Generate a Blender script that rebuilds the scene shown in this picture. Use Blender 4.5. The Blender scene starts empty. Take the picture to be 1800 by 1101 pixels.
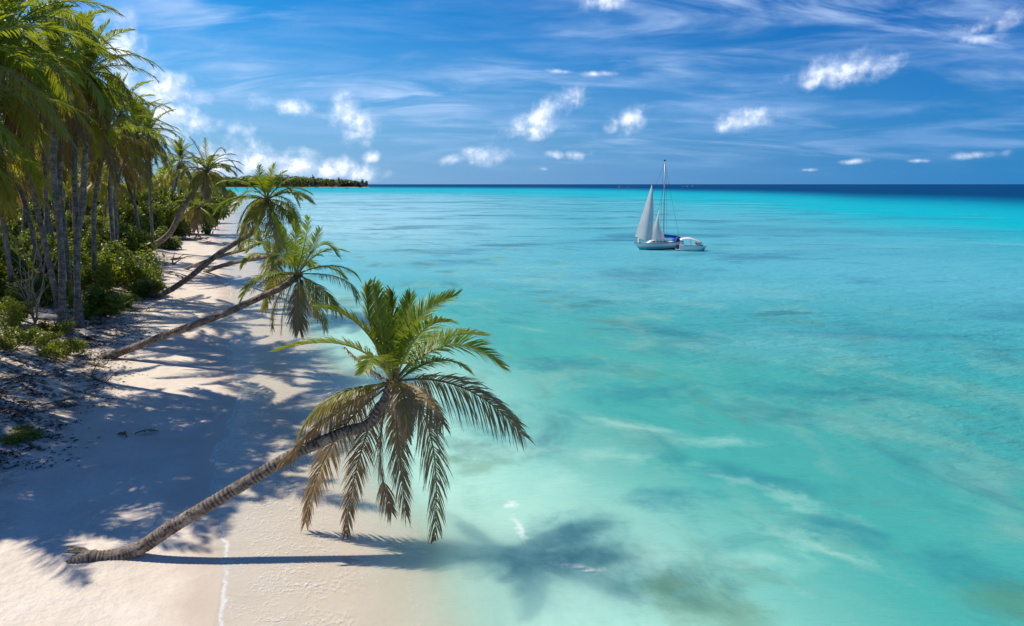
import bpy, math, random
import numpy as np
from mathutils import Vector, noise as mnoise

R = math.radians
C = bpy.context.scene.collection
scene = bpy.context.scene

# ------------------------------------------------------------------ camera
CAM_H = 10.0
F = 1200.0                       # focal length in photo pixels (photo 1800 wide)
PITCH = math.atan((550.5 - 324.0) / F)
cam_d = bpy.data.cameras.new('camera')
cam = bpy.data.objects.new('camera', cam_d)
C.objects.link(cam)
cam.location = (0, 0, CAM_H)
cam.rotation_euler = (math.pi / 2 - PITCH, 0, 0)
cam_d.sensor_width = 36
cam_d.lens = 24
cam_d.clip_end = 120000
cam_d.clip_start = 0.2
scene.camera = cam

SUN_DIR = Vector((-2.95, 1.12, 4.23)).normalized()      # towards the sun
SUN_EL = math.asin(SUN_DIR.z)
SUN_AZ = math.atan2(SUN_DIR.x, SUN_DIR.y)               # clockwise from +Y
SUN_POWER = 4.2
SKY_STRENGTH = 0.12
EXPOSURE = 0.30

scene.view_settings.view_transform = 'Standard'
scene.view_settings.look = 'None'
scene.view_settings.gamma = 1
scene.view_settings.use_curve_mapping = False
scene.view_settings.exposure = EXPOSURE
scene.cycles.use_denoising = True
scene.cycles.max_bounces = 8
scene.cycles.transparent_max_bounces = 12
scene.cycles.sample_clamp_indirect = 6

cp, sp = math.cos(PITCH), math.sin(PITCH)
def ray(u, v):
    dx = (u - 900.0) / F
    dy = (550.5 - v) / F
    return Vector((dx, cp + sp * dy, -sp + cp * dy))
def on_z(u, v, z=0.0):
    d = ray(u, v)
    t = (z - CAM_H) / d.z
    return Vector((0, 0, CAM_H)) + d * t
def at_y(u, v, y):
    d = ray(u, v)
    return Vector((0, 0, CAM_H)) + d * (y / d.y)

# ------------------------------------------------------------------ node helper
class NT:
    def __init__(self, tree):
        self.t = tree
        self.n = tree.nodes
        self.l = tree.links
    def node(self, typ, **kw):
        nd = self.n.new(typ)
        for k, v in kw.items():
            setattr(nd, k, v)
        return nd
    def put(self, sock, val):
        if isinstance(val, bpy.types.NodeSocket):
            self.l.new(val, sock)
        elif val is not None:
            if isinstance(val, (tuple, list)) and sock.type == 'RGBA' and len(val) == 3:
                val = (*val, 1)
            sock.default_value = val
    def math(self, op, a, b=None, c=None, clamp=False):
        nd = self.node('ShaderNodeMath', operation=op, use_clamp=clamp)
        self.put(nd.inputs[0], a)
        if b is not None: self.put(nd.inputs[1], b)
        if c is not None: self.put(nd.inputs[2], c)
        return nd.outputs[0]
    def vmath(self, op, a, b=None, scale=None):
        nd = self.node('ShaderNodeVectorMath', operation=op)
        self.put(nd.inputs[0], a)
        if b is not None: self.put(nd.inputs[1], b)
        if scale is not None: self.put(nd.inputs[3], scale)
        return nd.outputs[1] if op in ('LENGTH', 'DOT_PRODUCT') else nd.outputs[0]
    def mix(self, f, a, b, blend='MIX'):
        nd = self.node('ShaderNodeMix', data_type='RGBA', blend_type=blend)
        self.put(nd.inputs[0], f); self.put(nd.inputs[6], a); self.put(nd.inputs[7], b)
        return nd.outputs[2]
    def ramp(self, x, lo, hi, a=0.0, b=1.0, smooth=True):
        nd = self.node('ShaderNodeMapRange', interpolation_type='SMOOTHSTEP' if smooth else 'LINEAR')
        self.put(nd.inputs[0], x); self.put(nd.inputs[1], lo); self.put(nd.inputs[2], hi)
        self.put(nd.inputs[3], a); self.put(nd.inputs[4], b)
        return nd.outputs[0]
    def noise(self, vec, scale, detail=3, rough=.5, dist=0.0, lac=2.0):
        nd = self.node('ShaderNodeTexNoise')
        self.put(nd.inputs['Vector'], vec)
        nd.inputs['Scale'].default_value = scale
        nd.inputs['Detail'].default_value = detail
        nd.inputs['Roughness'].default_value = rough
        nd.inputs['Distortion'].default_value = dist
        nd.inputs['Lacunarity'].default_value = lac
        return nd.outputs[0]
    def mapping(self, vec, loc=(0, 0, 0), rot=(0, 0, 0), scale=(1, 1, 1), typ='POINT'):
        nd = self.node('ShaderNodeMapping', vector_type=typ)
        self.put(nd.inputs[0], vec)
        nd.inputs[1].default_value = loc
        nd.inputs[2].default_value = rot
        nd.inputs[3].default_value = scale
        return nd.outputs[0]
    def attr(self, name, color=False):
        nd = self.node('ShaderNodeAttribute', attribute_name=name)
        return nd.outputs[0] if color else nd.outputs[2]
    def bump(self, height, strength, dist, normal=None):
        nd = self.node('ShaderNodeBump')
        self.put(nd.inputs['Strength'], strength)
        nd.inputs['Distance'].default_value = dist
        self.put(nd.inputs['Height'], height)
        if normal is not None: self.put(nd.inputs['Normal'], normal)
        return nd.outputs[0]

def new_mat(name):
    m = bpy.data.materials.new(name)
    m.use_nodes = True
    m.node_tree.nodes.clear()
    nt = NT(m.node_tree)
    out = nt.node('ShaderNodeOutputMaterial')
    return m, nt, out.inputs['Surface']

# ------------------------------------------------------------------ world
world = bpy.data.worlds.new('World')
scene.world = world
world.use_nodes = True
world.node_tree.nodes.clear()
w = NT(world.node_tree)
sky = w.node('ShaderNodeTexSky', sky_type='NISHITA')
sky.sun_disc = False
sky.sun_elevation = SUN_EL
sky.sun_rotation = SUN_AZ
sky.altitude = 0
sky.air_density = 1.0
sky.dust_density = 0.1
sky.ozone_density = 2.0
tc = w.node('ShaderNodeTexCoord')
gen = tc.outputs['Generated']
sepx = w.node('ShaderNodeSeparateXYZ'); w.put(sepx.inputs[0], gen)
gx, gy, gz = sepx.outputs
az = w.math('ARCTAN2', gx, gy)
el = w.math('ARCSINE', gz)
cmb = w.node('ShaderNodeCombineXYZ'); w.put(cmb.inputs[0], az); w.put(cmb.inputs[1], el)
ae = cmb.outputs[0]
# deep polarised tropical blue
hs = w.node('ShaderNodeHueSaturation')
hs.inputs['Saturation'].default_value = 1.10
w.put(hs.inputs['Color'], sky.outputs[0])
blue = w.mix(1.0, hs.outputs[0], (0.05, 0.46, 0.80), 'MULTIPLY')
# clear maritime air keeps its blue right down to the sea
blue = w.mix(w.math('MULTIPLY', w.ramp(el, .25, -.03), .92), blue, (1.30, 2.80, 5.1))
# polariser: darkest away from the sun, paler towards it
sdot = w.math('ADD', w.math('MULTIPLY', gx, SUN_DIR.x), w.math('MULTIPLY', gy, SUN_DIR.y))
pol = w.ramp(sdot, -.30, .75, 0.0, 1.0)
blue = w.mix(pol, w.mix(1.0, blue, (.12, .52, .74), 'MULTIPLY'), w.mix(1.0, blue, (1.9, 1.30, 1.08), 'MULTIPLY'))
# cirrus veil on a plane overhead
gzp = w.math('ADD', w.math('MAXIMUM', gz, 0.0), 0.24)
pl = w.node('ShaderNodeCombineXYZ')
w.put(pl.inputs[0], w.math('DIVIDE', gx, gzp)); w.put(pl.inputs[1], w.math('DIVIDE', gy, gzp))
pln = pl.outputs[0]
c1 = w.noise(w.mapping(pln, loc=(3.1, 1.7, 0), rot=(0, 0, R(24)), scale=(.7, 1.0, 1)), 1.5, 5, .55, .35)
c2 = w.noise(w.mapping(pln, loc=(.4, 5.2, 0), rot=(0, 0, R(10)), scale=(.6, 1.7, 1)), 2.6, 8, .56, 1.0)
cov = w.ramp(c1, .40, .64)
cir = w.ramp(c2, .42, .80)
cirm = w.math('MULTIPLY', cov, cir)
cirm = w.math('MULTIPLY', cirm, w.ramp(gz, .005, .10))
cirm = w.math('MULTIPLY', cirm, 0.95)
col = w.mix(cirm, blue, (3.9, 5.2, 7.4))
# a soft veil low over the sea
veil = w.noise(w.mapping(ae, scale=(2.0, 16, 1), rot=(0, 0, R(-3))), 2.0, 5, .55, .3)
veilm = w.math('MULTIPLY', w.ramp(veil, .42, .75), w.math('MULTIPLY', w.ramp(el, .0, .05), w.ramp(el, .30, .12)))
col = w.mix(w.math('MULTIPLY', veilm, .42), col, (2.6, 4.0, 6.7))

def az_el(u, v):
    d = ray(u, v).normalized()
    return math.atan2(d.x, d.y), math.asin(d.z)
# cumulus: (u, v, half width, half height, rotation deg)
CUMULUS = [
 (612, 200, 34, 27, -8), (632, 222, 30, 28, 25),
 (955, 201, 74, 20, 27), (940, 230, 36, 15, 6),
 (1105, 209, 36, 19, 22),
 (852, 274, 42, 15, 4), (800, 281, 48, 11, 6),
 (1000, 273, 56, 10, -2), (955, 297, 16, 5, 0),
 (1308, 214, 50, 18, 12), (1270, 225, 18, 9, 0),
 (208, 88, 36, 46, 0), (282, 158, 60, 30, -8), (300, 212, 52, 36, 10), (425, 226, 26, 16, 0), (350, 215, 30, 15, 0),
 (650, 278, 17, 10, 25), (500, 186, 66, 20, -4), (1500, 284, 38, 6, 3), (1722, 272, 48, 8, 3),
 (1490, 120, 74, 20, 6), (1440, 140, 40, 14, 20), (1720, 68, 40, 10, 0), (1760, 38, 80, 16, 12), (1060, 4, 44, 12, 0),
 (1420, 299, 20, 4, 0), (1620, 283, 26, 4, 0), (1045, 131, 44, 6, 0), (990, 126, 40, 5, -4),
 (432, 282, 56, 30, 0), (478, 292, 60, 27, 0), (526, 294, 60, 25, 0), (570, 298, 56, 21, 0), (600, 296, 34, 19, 0), (632, 303, 42, 15, 0), (385, 288, 60, 28, 0),
 # the same kind of cloud all the way round the sky
 (-300, 180, 120, 40, 8), (-700, 60, 140, 50, -6), (2250, 160, 120, 34, 6), (2700, 60, 150, 44, -8), (-100, 270, 120, 26, 0),
 (700, -420, 150, 60, 15), (1500, -380, 130, 52, -10),
]
acc = None
FAINT = {(1500, 284), (1722, 272), (1420, 299), (1620, 283), (1045, 131), (990, 126), (500, 186), (1440, 140), (1720, 68), (425, 226), (1000, 273), (955, 297), (800, 281), (1760, 38)}
for (u, v, hw, hh, rot) in CUMULUS:
    a, e = az_el(u, v)
    k = 1 / F
    mp = w.mapping(ae, loc=(a, e, 0), rot=(0, 0, R(rot)), scale=(hw * k * 1.12, hh * k * 1.2, 1), typ='TEXTURE')
    b = w.math('SUBTRACT', .66 if (u, v) in FAINT else 1.0, w.vmath('LENGTH', mp))
    acc = b if acc is None else w.math('MAXIMUM', acc, b)
# generic fair weather band behind and beside the viewer, low over the horizon
warp = w.node('ShaderNodeTexNoise'); w.put(warp.inputs['Vector'], ae)
warp.inputs['Scale'].default_value = 30; warp.inputs['Detail'].default_value = 3
wv = w.vmath('SCALE', w.vmath('SUBTRACT', warp.outputs[1], (.5, .5, .5)), scale=.012)
aew = w.vmath('ADD', ae, wv)
n1 = w.noise(aew, 36, 8, .56)
n1b = w.noise(w.vmath('ADD', aew, (-.005, .0075, 0)), 36, 6, .56)
field = w.math('ADD', acc, w.math('MULTIPLY', w.math('SUBTRACT', n1, .50), 2.2))
cm = w.ramp(field, -.20, 1.35)
cm = w.math('MULTIPLY', cm, w.ramp(acc, -.55, .25))
shade = w.ramp(w.math('SUBTRACT', n1, n1b), -.05, .06)
core = w.ramp(field, .3, 1.1)
bright = w.math('MULTIPLY', w.math('ADD', .45, w.math('MULTIPLY', shade, .55)), w.math('ADD', .72, w.math('MULTIPLY', core, .28)))
ccol = w.mix(bright, (4.0, 5.1, 7.2), (8.8, 9.1, 9.6))
col = w.mix(w.math('MULTIPLY', cm, .90), col, ccol)
bg = w.node('ShaderNodeBackground')
w.put(bg.inputs[0], col)
bg.inputs[1].default_value = SKY_STRENGTH
wo = w.node('ShaderNodeOutputWorld')
w.l.new(bg.outputs[0], wo.inputs[0])

sun_d = bpy.data.lights.new('sun', 'SUN')
sun_d.energy = SUN_POWER
sun_d.angle = R(0.5)
sun_d.color = (1.0, 0.92, 0.79)
sun = bpy.data.objects.new('sun', sun_d)
C.objects.link(sun)
sun.rotation_euler = (-SUN_DIR).to_track_quat('-Z', 'Y').to_euler()
sun.location = (0, 0, 60)

# ------------------------------------------------------------------ mesh helpers
def mesh(name, verts, faces, mats=(), smooth=False, attrs=None, mat_idx=None):
    me = bpy.data.meshes.new(name)
    me.from_pydata([tuple(v) for v in verts], [], [tuple(f) for f in faces])
    for m in mats: me.materials.append(m)
    if attrs:
        for k, vals in attrs.items():
            a = me.attributes.new(k, 'FLOAT', 'POINT')
            a.data.foreach_set('value', np.asarray(vals, dtype=np.float32))
    if mat_idx is not None:
        me.polygons.foreach_set('material_index', np.asarray(mat_idx, dtype=np.int32))
    if smooth:
        me.polygons.foreach_set('use_smooth', np.ones(len(me.polygons), dtype=bool))
    me.update()
    return me
def link(name, me, parent=None, loc=None):
    o = bpy.data.objects.new(name, me)
    C.objects.link(o)
    if parent is not None: o.parent = parent
    if loc is not None: o.location = loc
    return o
def tag(o, label, cat, group=None, kind=None):
    if label: o['label'] = label
    if cat: o['category'] = cat
    if group: o['group'] = group
    if kind: o['kind'] = kind
    return o
def thing(name, label, cat, loc=(0, 0, 0), group=None, rotz=0):
    o = bpy.data.objects.new(name, None)
    C.objects.link(o)
    o.location = loc
    o.rotation_euler = (0, 0, rotz)
    o.empty_display_size = .3
    return tag(o, label, cat, group)

class MB:
    """collects polygons"""
    def __init__(self):
        self.v = []; self.f = []
    def add(self, v, f):
        o = len(self.v)
        self.v += [tuple(x) for x in v]
        self.f += [tuple(i + o for i in q) for q in f]
    def tube(self, pts, radii, sides=8, cap=True):
        pts = [Vector(p) for p in pts]
        n = len(pts)
        if not hasattr(radii, '__len__'): radii = [radii] * n
        ref = None
        vs = []
        for i, p in enumerate(pts):
            t = (pts[min(i + 1, n - 1)] - pts[max(i - 1, 0)])
            if t.length < 1e-9: t = Vector((0, 0, 1))
            t.normalize()
            if ref is None:
                ref = Vector((0, 0, 1)) if abs(t.z) < .9 else Vector((1, 0, 0))
            a = (ref - t * ref.dot(t)).normalized()
            ref = a
            b = t.cross(a)
            for k in range(sides):
                an = 2 * math.pi * k / sides
                vs.append(p + (a * math.cos(an) + b * math.sin(an)) * radii[i])
        fs = []
        for i in range(n - 1):
            for k in range(sides):
                k2 = (k + 1) % sides
                fs.append((i * sides + k, i * sides + k2, (i + 1) * sides + k2, (i + 1) * sides + k))
        if cap:
            fs.append(tuple(range(sides - 1, -1, -1)))
            fs.append(tuple((n - 1) * sides + k for k in range(sides)))
        self.add(vs, fs)
    def box(self, c, s, rotz=0):
        cx, cy, cz = c; hx, hy, hz = s[0] / 2, s[1] / 2, s[2] / 2
        co, si = math.cos(rotz), math.sin(rotz)
        vs = []
        for z in (-hz, hz):
            for x, y in ((-hx, -hy), (hx, -hy), (hx, hy), (-hx, hy)):
                vs.append((cx + x * co - y * si, cy + x * si + y * co, cz + z))
        self.add(vs, [(3, 2, 1, 0), (4, 5, 6, 7), (0, 1, 5, 4), (1, 2, 6, 5), (2, 3, 7, 6), (3, 0, 4, 7)])
    def loft(self, sections, close=True, cap=True):
        n = len(sections[0]); vs = []; fs = []
        for s in sections: vs += s
        for i in range(len(sections) - 1):
            for k in range(n if close else n - 1):
                k2 = (k + 1) % n
                fs.append((i * n + k, i * n + k2, (i + 1) * n + k2, (i + 1) * n + k))
        if cap and close:
            fs.append(tuple(range(n - 1, -1, -1)))
            fs.append(tuple((len(sections) - 1) * n + k for k in range(n)))
        self.add(vs, fs)
    def build(self, name, mats, parent=None, smooth=False):
        if not isinstance(mats, (list, tuple)): mats = [mats]
        return link(name, mesh(name, self.v, self.f, mats, smooth), parent)

def catmull(pts, n):
    """resample a polyline smoothly to n points; pts any dimension"""
    P = np.array([list(p) for p in pts], dtype=float)
    d = np.r_[0, np.cumsum(np.linalg.norm(np.diff(P[:, :3], axis=0), axis=1))]
    d /= d[-1]
    P2 = np.vstack([2 * P[0] - P[1], P, 2 * P[-1] - P[-2]])
    out = []
    for t in np.linspace(0, 1, n):
        i = min(np.searchsorted(d, t, side='right') - 1, len(P) - 2)
        i = max(i, 0)
        s = (t - d[i]) / max(d[i + 1] - d[i], 1e-9)
        p0, p1, p2, p3 = P2[i], P2[i + 1], P2[i + 2], P2[i + 3]
        out.append(.5 * ((2 * p1) + (-p0 + p2) * s + (2 * p0 - 5 * p1 + 4 * p2 - p3) * s * s + (-p0 + 3 * p1 - 3 * p2 + p3) * s ** 3))
    return np.array(out)

# ------------------------------------------------------------------ shoreline and terrain
WATERLINE = [(345, 1500), (375, 1101), (388, 1030), (392, 960), (368, 880), (366, 830), (380, 780), (416, 715), (418, 680), (400, 640),
             (400, 590), (405, 540), (402, 490), (394, 450), (385, 425), (386, 405), (398, 380), (410, 362), (418, 350)]
_wl = sorted([(p.y, p.x) for p in (on_z(u, v) for u, v in WATERLINE)])
_wy = np.array([-60.0, -20.0] + [p[0] for p in _wl] + [700.0, 1500.0])
_wx = np.array([-4.5, -6.0] + [p[1] for p in _wl] + [-330.0, -760.0])
_ty = np.r_[np.arange(-60, 60, .5), np.geomspace(60, 1500, 260)]
_tx = np.interp(_ty, _wy, _wx)
_k = np.hanning(7); _k /= _k.sum()
_tx[8:-8] = np.convolve(_tx, _k, 'same')[8:-8]
def shore_x(y):
    return np.interp(y, _ty, _tx)
def inland(x, y):
    """approximate distance inland from the waterline, negative offshore"""
    y = np.asarray(y, dtype=float)
    e = np.maximum(2.0, .04 * np.abs(y))
    sl = (shore_x(y + e) - shore_x(y - e)) / (2 * e)
    return (shore_x(y) - x) / np.sqrt(1 + sl * sl)
def sstep(a, b, x):
    t = np.clip((x - a) / (b - a), 0, 1)
    return t * t * (3 - 2 * t)
def base_z(s):
    up = .062 * np.minimum(s, 9) + .85 * sstep(6.5, 13.5, s) + .018 * np.clip(s - 13, 0, 60)
    q = -s
    dn = -(.017 * np.minimum(q, 5) + .062 * np.clip(q - 5, 0, 20) + .02 * np.clip(q - 27, 0, 200))
    return np.where(s >= 0, up, dn)
MOUND = on_z(196, 984)
def ground_z(x, y):
    s = float(inland(x, y))
    z = float(base_z(np.array(s)))
    a = sstep(3, 9, s)
    z += float(a) * .20 * mnoise.noise((x * .33, y * .33, 2.0)) + float(a) * .08 * mnoise.noise((x * 1.1, y * 1.1, 5.0))
    z += .14 * math.exp(-(((x - MOUND.x) / .95) ** 2 + ((y - MOUND.y) / .55) ** 2))
    z += .022 * mnoise.noise((x * .55, y * .55, 7.0)) * float(sstep(-3, 2, s))
    return z

# ------------------------------------------------------------------ materials
def mat_sand():
    m, n, out = new_mat('coral_sand')
    geo = n.node('ShaderNodeNewGeometry'); pos = geo.outputs['Position']
    inl = n.attr('inland')
    a = n.noise(pos, .45, 5, .6); b = n.noise(pos, 9, 4, .6)
    col = n.mix(n.ramp(a, .3, .7), (.67, .575, .475), (.75, .665, .56))
    col = n.mix(n.math('MULTIPLY', n.ramp(b, .45, .75), .3), col, (.50, .42, .34))
    # wet sand by the water
    wetn = n.noise(pos, .9, 4, .55)
    wet = n.ramp(n.math('ADD', inl, n.math('MULTIPLY', n.math('SUBTRACT', wetn, .5), 1.6)), 1.5, .35)
    col = n.mix(n.math('MULTIPLY', wet, .55), col, (.52, .41, .31))
    # weed and leaf litter trodden into the dry upper beach
    st = n.mapping(pos, scale=(1.0, 1.0, 1.0), rot=(0, 0, R(25)))
    l1 = n.noise(st, 2.4, 8, .72, .6); l2 = n.noise(pos, .55, 3, .5)
    zone = n.math('MULTIPLY', n.math('MULTIPLY', n.ramp(inl, 4.8, 8.0), n.ramp(l2, .30, .48)), 1.0)
    lit = n.math('MULTIPLY', n.ramp(l1, .46, .56), zone)
    col = n.mix(n.math('MULTIPLY', lit, .9), col, (.085, .066, .052))
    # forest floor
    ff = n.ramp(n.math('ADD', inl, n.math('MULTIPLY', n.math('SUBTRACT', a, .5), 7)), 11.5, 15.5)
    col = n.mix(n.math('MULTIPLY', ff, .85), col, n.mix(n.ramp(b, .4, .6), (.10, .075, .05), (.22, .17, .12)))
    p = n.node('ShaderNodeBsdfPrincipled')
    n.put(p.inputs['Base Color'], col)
    n.put(p.inputs['Roughness'], n.math('SUBTRACT', .95, n.math('MULTIPLY', wet, .5)))
    p.inputs['Specular IOR Level'].default_value = .25
    h1 = n.noise(pos, 1.6, 5, .55); h2 = n.noise(pos, 14, 3, .6)
    hb = n.bump(h1, n.ramp(inl, -.5, 3.0, .06, .7), .14)
    hb = n.bump(h2, n.ramp(inl, -.3, 2.5, .05, .4), .02, hb)
    h3 = n.noise(pos, 4.2, 3, .5, .4)
    hb = n.bump(h3, n.ramp(inl, .8, 3.5, .0, .6), .06, hb)
    hb = n.bump(lit, .6, .05, hb)
    n.put(p.inputs['Normal'], hb)
    n.l.new(p.outputs[0], out)
    return m

def mat_sea():
    m, n, out = new_mat('sea_water')
    geo = n.node('ShaderNodeNewGeometry'); pos = geo.outputs['Position']
    off = n.attr('offshore')
    colat = n.attr('water_color', True)
    far = n.attr('far')
    # drifting sediment close in
    sw = n.noise(n.mapping(pos, rot=(0, 0, R(112)), scale=(1.5, 1.0, 1), typ='TEXTURE'), .26, 7, .62, .5)
    sw2 = n.noise(n.mapping(pos, loc=(9, 4, 0), rot=(0, 0, R(118)), scale=(1.4, .9, 1), typ='TEXTURE'), .16, 6, .62, .5)
    nearz = n.math('MULTIPLY', n.ramp(off, 2, 9), n.ramp(off, 62, 26))
    col = n.mix(n.math('MULTIPLY', n.math('MULTIPLY', n.ramp(sw, .46, .72), nearz), .62), colat, (.20, .43, .36))
    col = n.mix(n.math('MULTIPLY', n.math('MULTIPLY', n.ramp(sw2, .52, .75), nearz), .7), col, (.022, .17, .20))
    sw3 = n.noise(n.mapping(pos, loc=(3, 14, 0), rot=(0, 0, R(115)), scale=(1.5, 1.0, 1), typ='TEXTURE'), .20, 7, .65, .5)
    col = n.mix(n.math('MULTIPLY', n.math('MULTIPLY', n.ramp(sw3, .54, .72), nearz), .55), col, (.11, .22, .17))
    # stirred sand clouds and darker blue-green patches off the swash
    wq = n.node('ShaderNodeTexNoise'); n.put(wq.inputs['Vector'], pos); wq.inputs['Scale'].default_value = .55; wq.inputs['Detail'].default_value = 5; wq.inputs['Roughness'].default_value = .6
    wpos = n.vmath('ADD', pos, n.vmath('MULTIPLY', n.vmath('SUBTRACT', wq.outputs[1], (.5, .5, .5)), (3.4, 2.6, 0)))
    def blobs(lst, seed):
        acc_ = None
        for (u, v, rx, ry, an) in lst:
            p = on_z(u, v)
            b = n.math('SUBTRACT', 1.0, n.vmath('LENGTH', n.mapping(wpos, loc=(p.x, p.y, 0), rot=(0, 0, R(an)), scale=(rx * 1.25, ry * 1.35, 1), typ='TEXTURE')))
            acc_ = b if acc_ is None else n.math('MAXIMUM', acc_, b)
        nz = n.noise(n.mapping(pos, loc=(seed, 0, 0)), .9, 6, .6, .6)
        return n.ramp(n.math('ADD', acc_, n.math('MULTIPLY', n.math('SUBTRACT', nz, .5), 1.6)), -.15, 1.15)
    dark_patch = blobs([(1015, 935, 1.5, 1.0, 20), (905, 985, 1.6, .8, 10), (1130, 690, 3.2, 1.6, 10), (1430, 690, 4.0, 1.8, -8), (1180, 880, 1.3, .8, 0), (1480, 930, 1.8, .8, -40), (1700, 1000, 1.6, 1.2, -30), (1000, 640, 3.5, 1.6, 0), (1330, 840, 2.4, 1.0, -30)], 3)
    col = n.mix(n.math('MULTIPLY', dark_patch, .62), col, (.018, .19, .24))
    cloud = blobs([(975, 848, 1.0, .9, 30), (925, 790, 1.7, .8, 10), (1265, 774, 1.9, .55, -6), (1090, 745, 2.2, .5, -25), (1060, 800, 1.5, .8, 0), (1130, 990, 1.3, .7, 20), (1370, 870, 2.4, .5, -48), (1450, 970, 1.9, .4, -55), (1350, 990, 1.2, .6, 0), (1020, 1040, 1.6, .7, 0)], 9)
    col = n.mix(n.math('MULTIPLY', cloud, .42), col, (.40, .68, .57))
    # sea grass beds on the shallow shelf
    g1 = n.noise(n.mapping(pos, rot=(0, 0, R(4)), scale=(.55, 1, 1)), .060, 6, .62, .7)
    g2 = n.noise(n.mapping(pos, loc=(40, 11, 0), scale=(.45, 1, 1)), .020, 5, .6, .4)
    g3 = n.noise(n.mapping(pos, loc=(7, 31, 0), scale=(.35, 1, 1)), .17, 4, .6, .6)
    gz = n.math('MULTIPLY', n.ramp(off, 14, 34), n.attr('grass'))
    gm = n.math('MULTIPLY', n.ramp(g1, .50, .64), gz)
    gm2 = n.math('MULTIPLY', n.ramp(g2, .50, .66), gz)
    gm3 = n.math('MULTIPLY', n.ramp(g3, .60, .70), gz)
    col = n.mix(n.math('MULTIPLY', gm2, .45), col, (.045, .22, .33))
    col = n.mix(n.math('MULTIPLY', gm, .65), col, (.035, .17, .27))
    col = n.mix(n.math('MULTIPLY', gm3, .6), col, (.025, .14, .19))
    # pale sand bars
    b1 = n.noise(n.mapping(pos, loc=(100, 60, 0), rot=(0, 0, R(-4)), scale=(.35, 1, 1)), .033, 5, .55, .5)
    col = n.mix(n.math('MULTIPLY', n.math('MULTIPLY', n.ramp(b1, .54, .70), gz), .42), col, (.22, .52, .56))
    # weed heads near the beach
    wdpos = n.vmath('ADD', pos, n.vmath('MULTIPLY', n.vmath('SUBTRACT', wq.outputs[1], (.5, .5, .5)), (1.6, 1.2, 0)))
    wd = None
    for (u, v, r) in ((838, 822, .75), (805, 808, .55), (1225, 1065, 1.3), (1180, 1035, .7), (1290, 1085, 1.0), (1790, 1060, 1.3)):
        p = on_z(u, v)
        b = n.math('SUBTRACT', 1.0, n.vmath('LENGTH', n.mapping(wdpos, loc=(p.x, p.y, 0), scale=(r * 1.4, r * 1.1, 1), typ='TEXTURE')))
        wd = b if wd is None else n.math('MAXIMUM', wd, b)
    wd = n.ramp(n.math('ADD', wd, n.math('MULTIPLY', n.math('SUBTRACT', n.noise(pos, 1.6, 6, .65), .5), 1.3)), -.1, .9)
    col = n.mix(n.math('MULTIPLY', wd, n.ramp(n.attr('alpha'), .55, .9, .85, .42)), col, (.09, .16, .05))
    # ripples
    r1 = n.noise(n.mapping(pos, rot=(0, 0, R(-12)), scale=(.7, 1.5, 1)), 1.3, 5, .6, .5)
    r2 = n.noise(n.mapping(pos, rot=(0, 0, R(8)), scale=(.6, 1.5, 1)), .28, 4, .6, .3)
    rp = n.noise(n.mapping(pos, rot=(0, 0, R(10)), scale=(.8, 2.2, 1)), 2.2, 3, .55, .6)
    amp = n.ramp(off, 8, 30, .15, 1.0)
    hgt = n.math('MULTIPLY', n.math('ADD', n.math('MULTIPLY', r1, .35), n.math('ADD', n.math('MULTIPLY', r2, 1.1), n.math('MULTIPLY', rp, .18))), amp)
    nb = n.bump(hgt, 1.0, .95)
    # foam: lace behind the swash edge
    lv = n.vmath('ADD', pos, n.vmath('SCALE', n.vmath('SUBTRACT', n.node('ShaderNodeTexNoise').outputs[1], (.5, .5, .5)), scale=0.0))
    wn = n.node('ShaderNodeTexNoise'); n.put(wn.inputs['Vector'], pos); wn.inputs['Scale'].default_value = 2.2; wn.inputs['Detail'].default_value = 4
    lv = n.vmath('ADD', pos, n.vmath('SCALE', n.vmath('SUBTRACT', wn.outputs[1], (.5, .5, .5)), scale=.55))
    vo = n.node('ShaderNodeTexVoronoi', feature='DISTANCE_TO_EDGE'); n.put(vo.inputs['Vector'], n.mapping(lv, scale=(1.0, 1.3, 1))); vo.inputs['Scale'].default_value = 6.0
    fine = n.noise(pos, 7, 5, .7)
    lace = n.ramp(vo.outputs[0], .11, .02)
    lace = n.math('MULTIPLY', lace, n.ramp(fine, .40, .62))
    big = n.noise(pos, .38, 4, .55)
    offn = n.math('ADD', off, n.math('MULTIPLY', n.math('SUBTRACT', big, .5), 3.0))
    lace = n.math('MULTIPLY', lace, n.ramp(n.noise(pos, 1.1, 4, .6), .36, .58, .12, 1.0))
    lz = n.math('MULTIPLY', n.ramp(offn, .0, .5), n.ramp(offn, 4.4, 1.4))
    lace = n.math('MULTIPLY', n.math('MULTIPLY', lace, lz), .7)
    edn = n.noise(pos, 1.4, 4, .6)
    ed = n.math('ADD', off, n.math('MULTIPLY', n.math('SUBTRACT', edn, .5), .5))
    edge = n.math('MULTIPLY', n.ramp(ed, .03, .09), n.ramp(ed, .21, .10))
    # small breaking wavelets
    brk = None
    for (u0, v0, u1, v1, wd2) in ((955, 985, 1075, 1008, .22), (893, 880, 905, 895, .45), (900, 900, 925, 960, .2)):
        p0, p1 = on_z(u0, v0), on_z(u1, v1)
        c = (p0 + p1) / 2; L = (p1 - p0).length / 2; an = math.atan2(p1.y - p0.y, p1.x - p0.x)
        b = n.math('SUBTRACT', 1.0, n.vmath('LENGTH', n.mapping(lv, loc=(c.x, c.y, 0), rot=(0, 0, an), scale=(L * 1.2, wd2, 1), typ='TEXTURE')))
        brk = b if brk is None else n.math('MAXIMUM', brk, b)
    brk = n.math('MULTIPLY', n.ramp(n.math('ADD', brk, n.math('MULTIPLY', n.math('SUBTRACT', fine, .5), 1.6)), .1, 1.2), .7)
    foam = n.math('MAXIMUM', n.math('MAXIMUM', lace, n.math('MULTIPLY', edge, n.ramp(n.noise(pos, .8, 5, .65), .40, .58, .22, .72))), brk, clamp=True)
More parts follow.
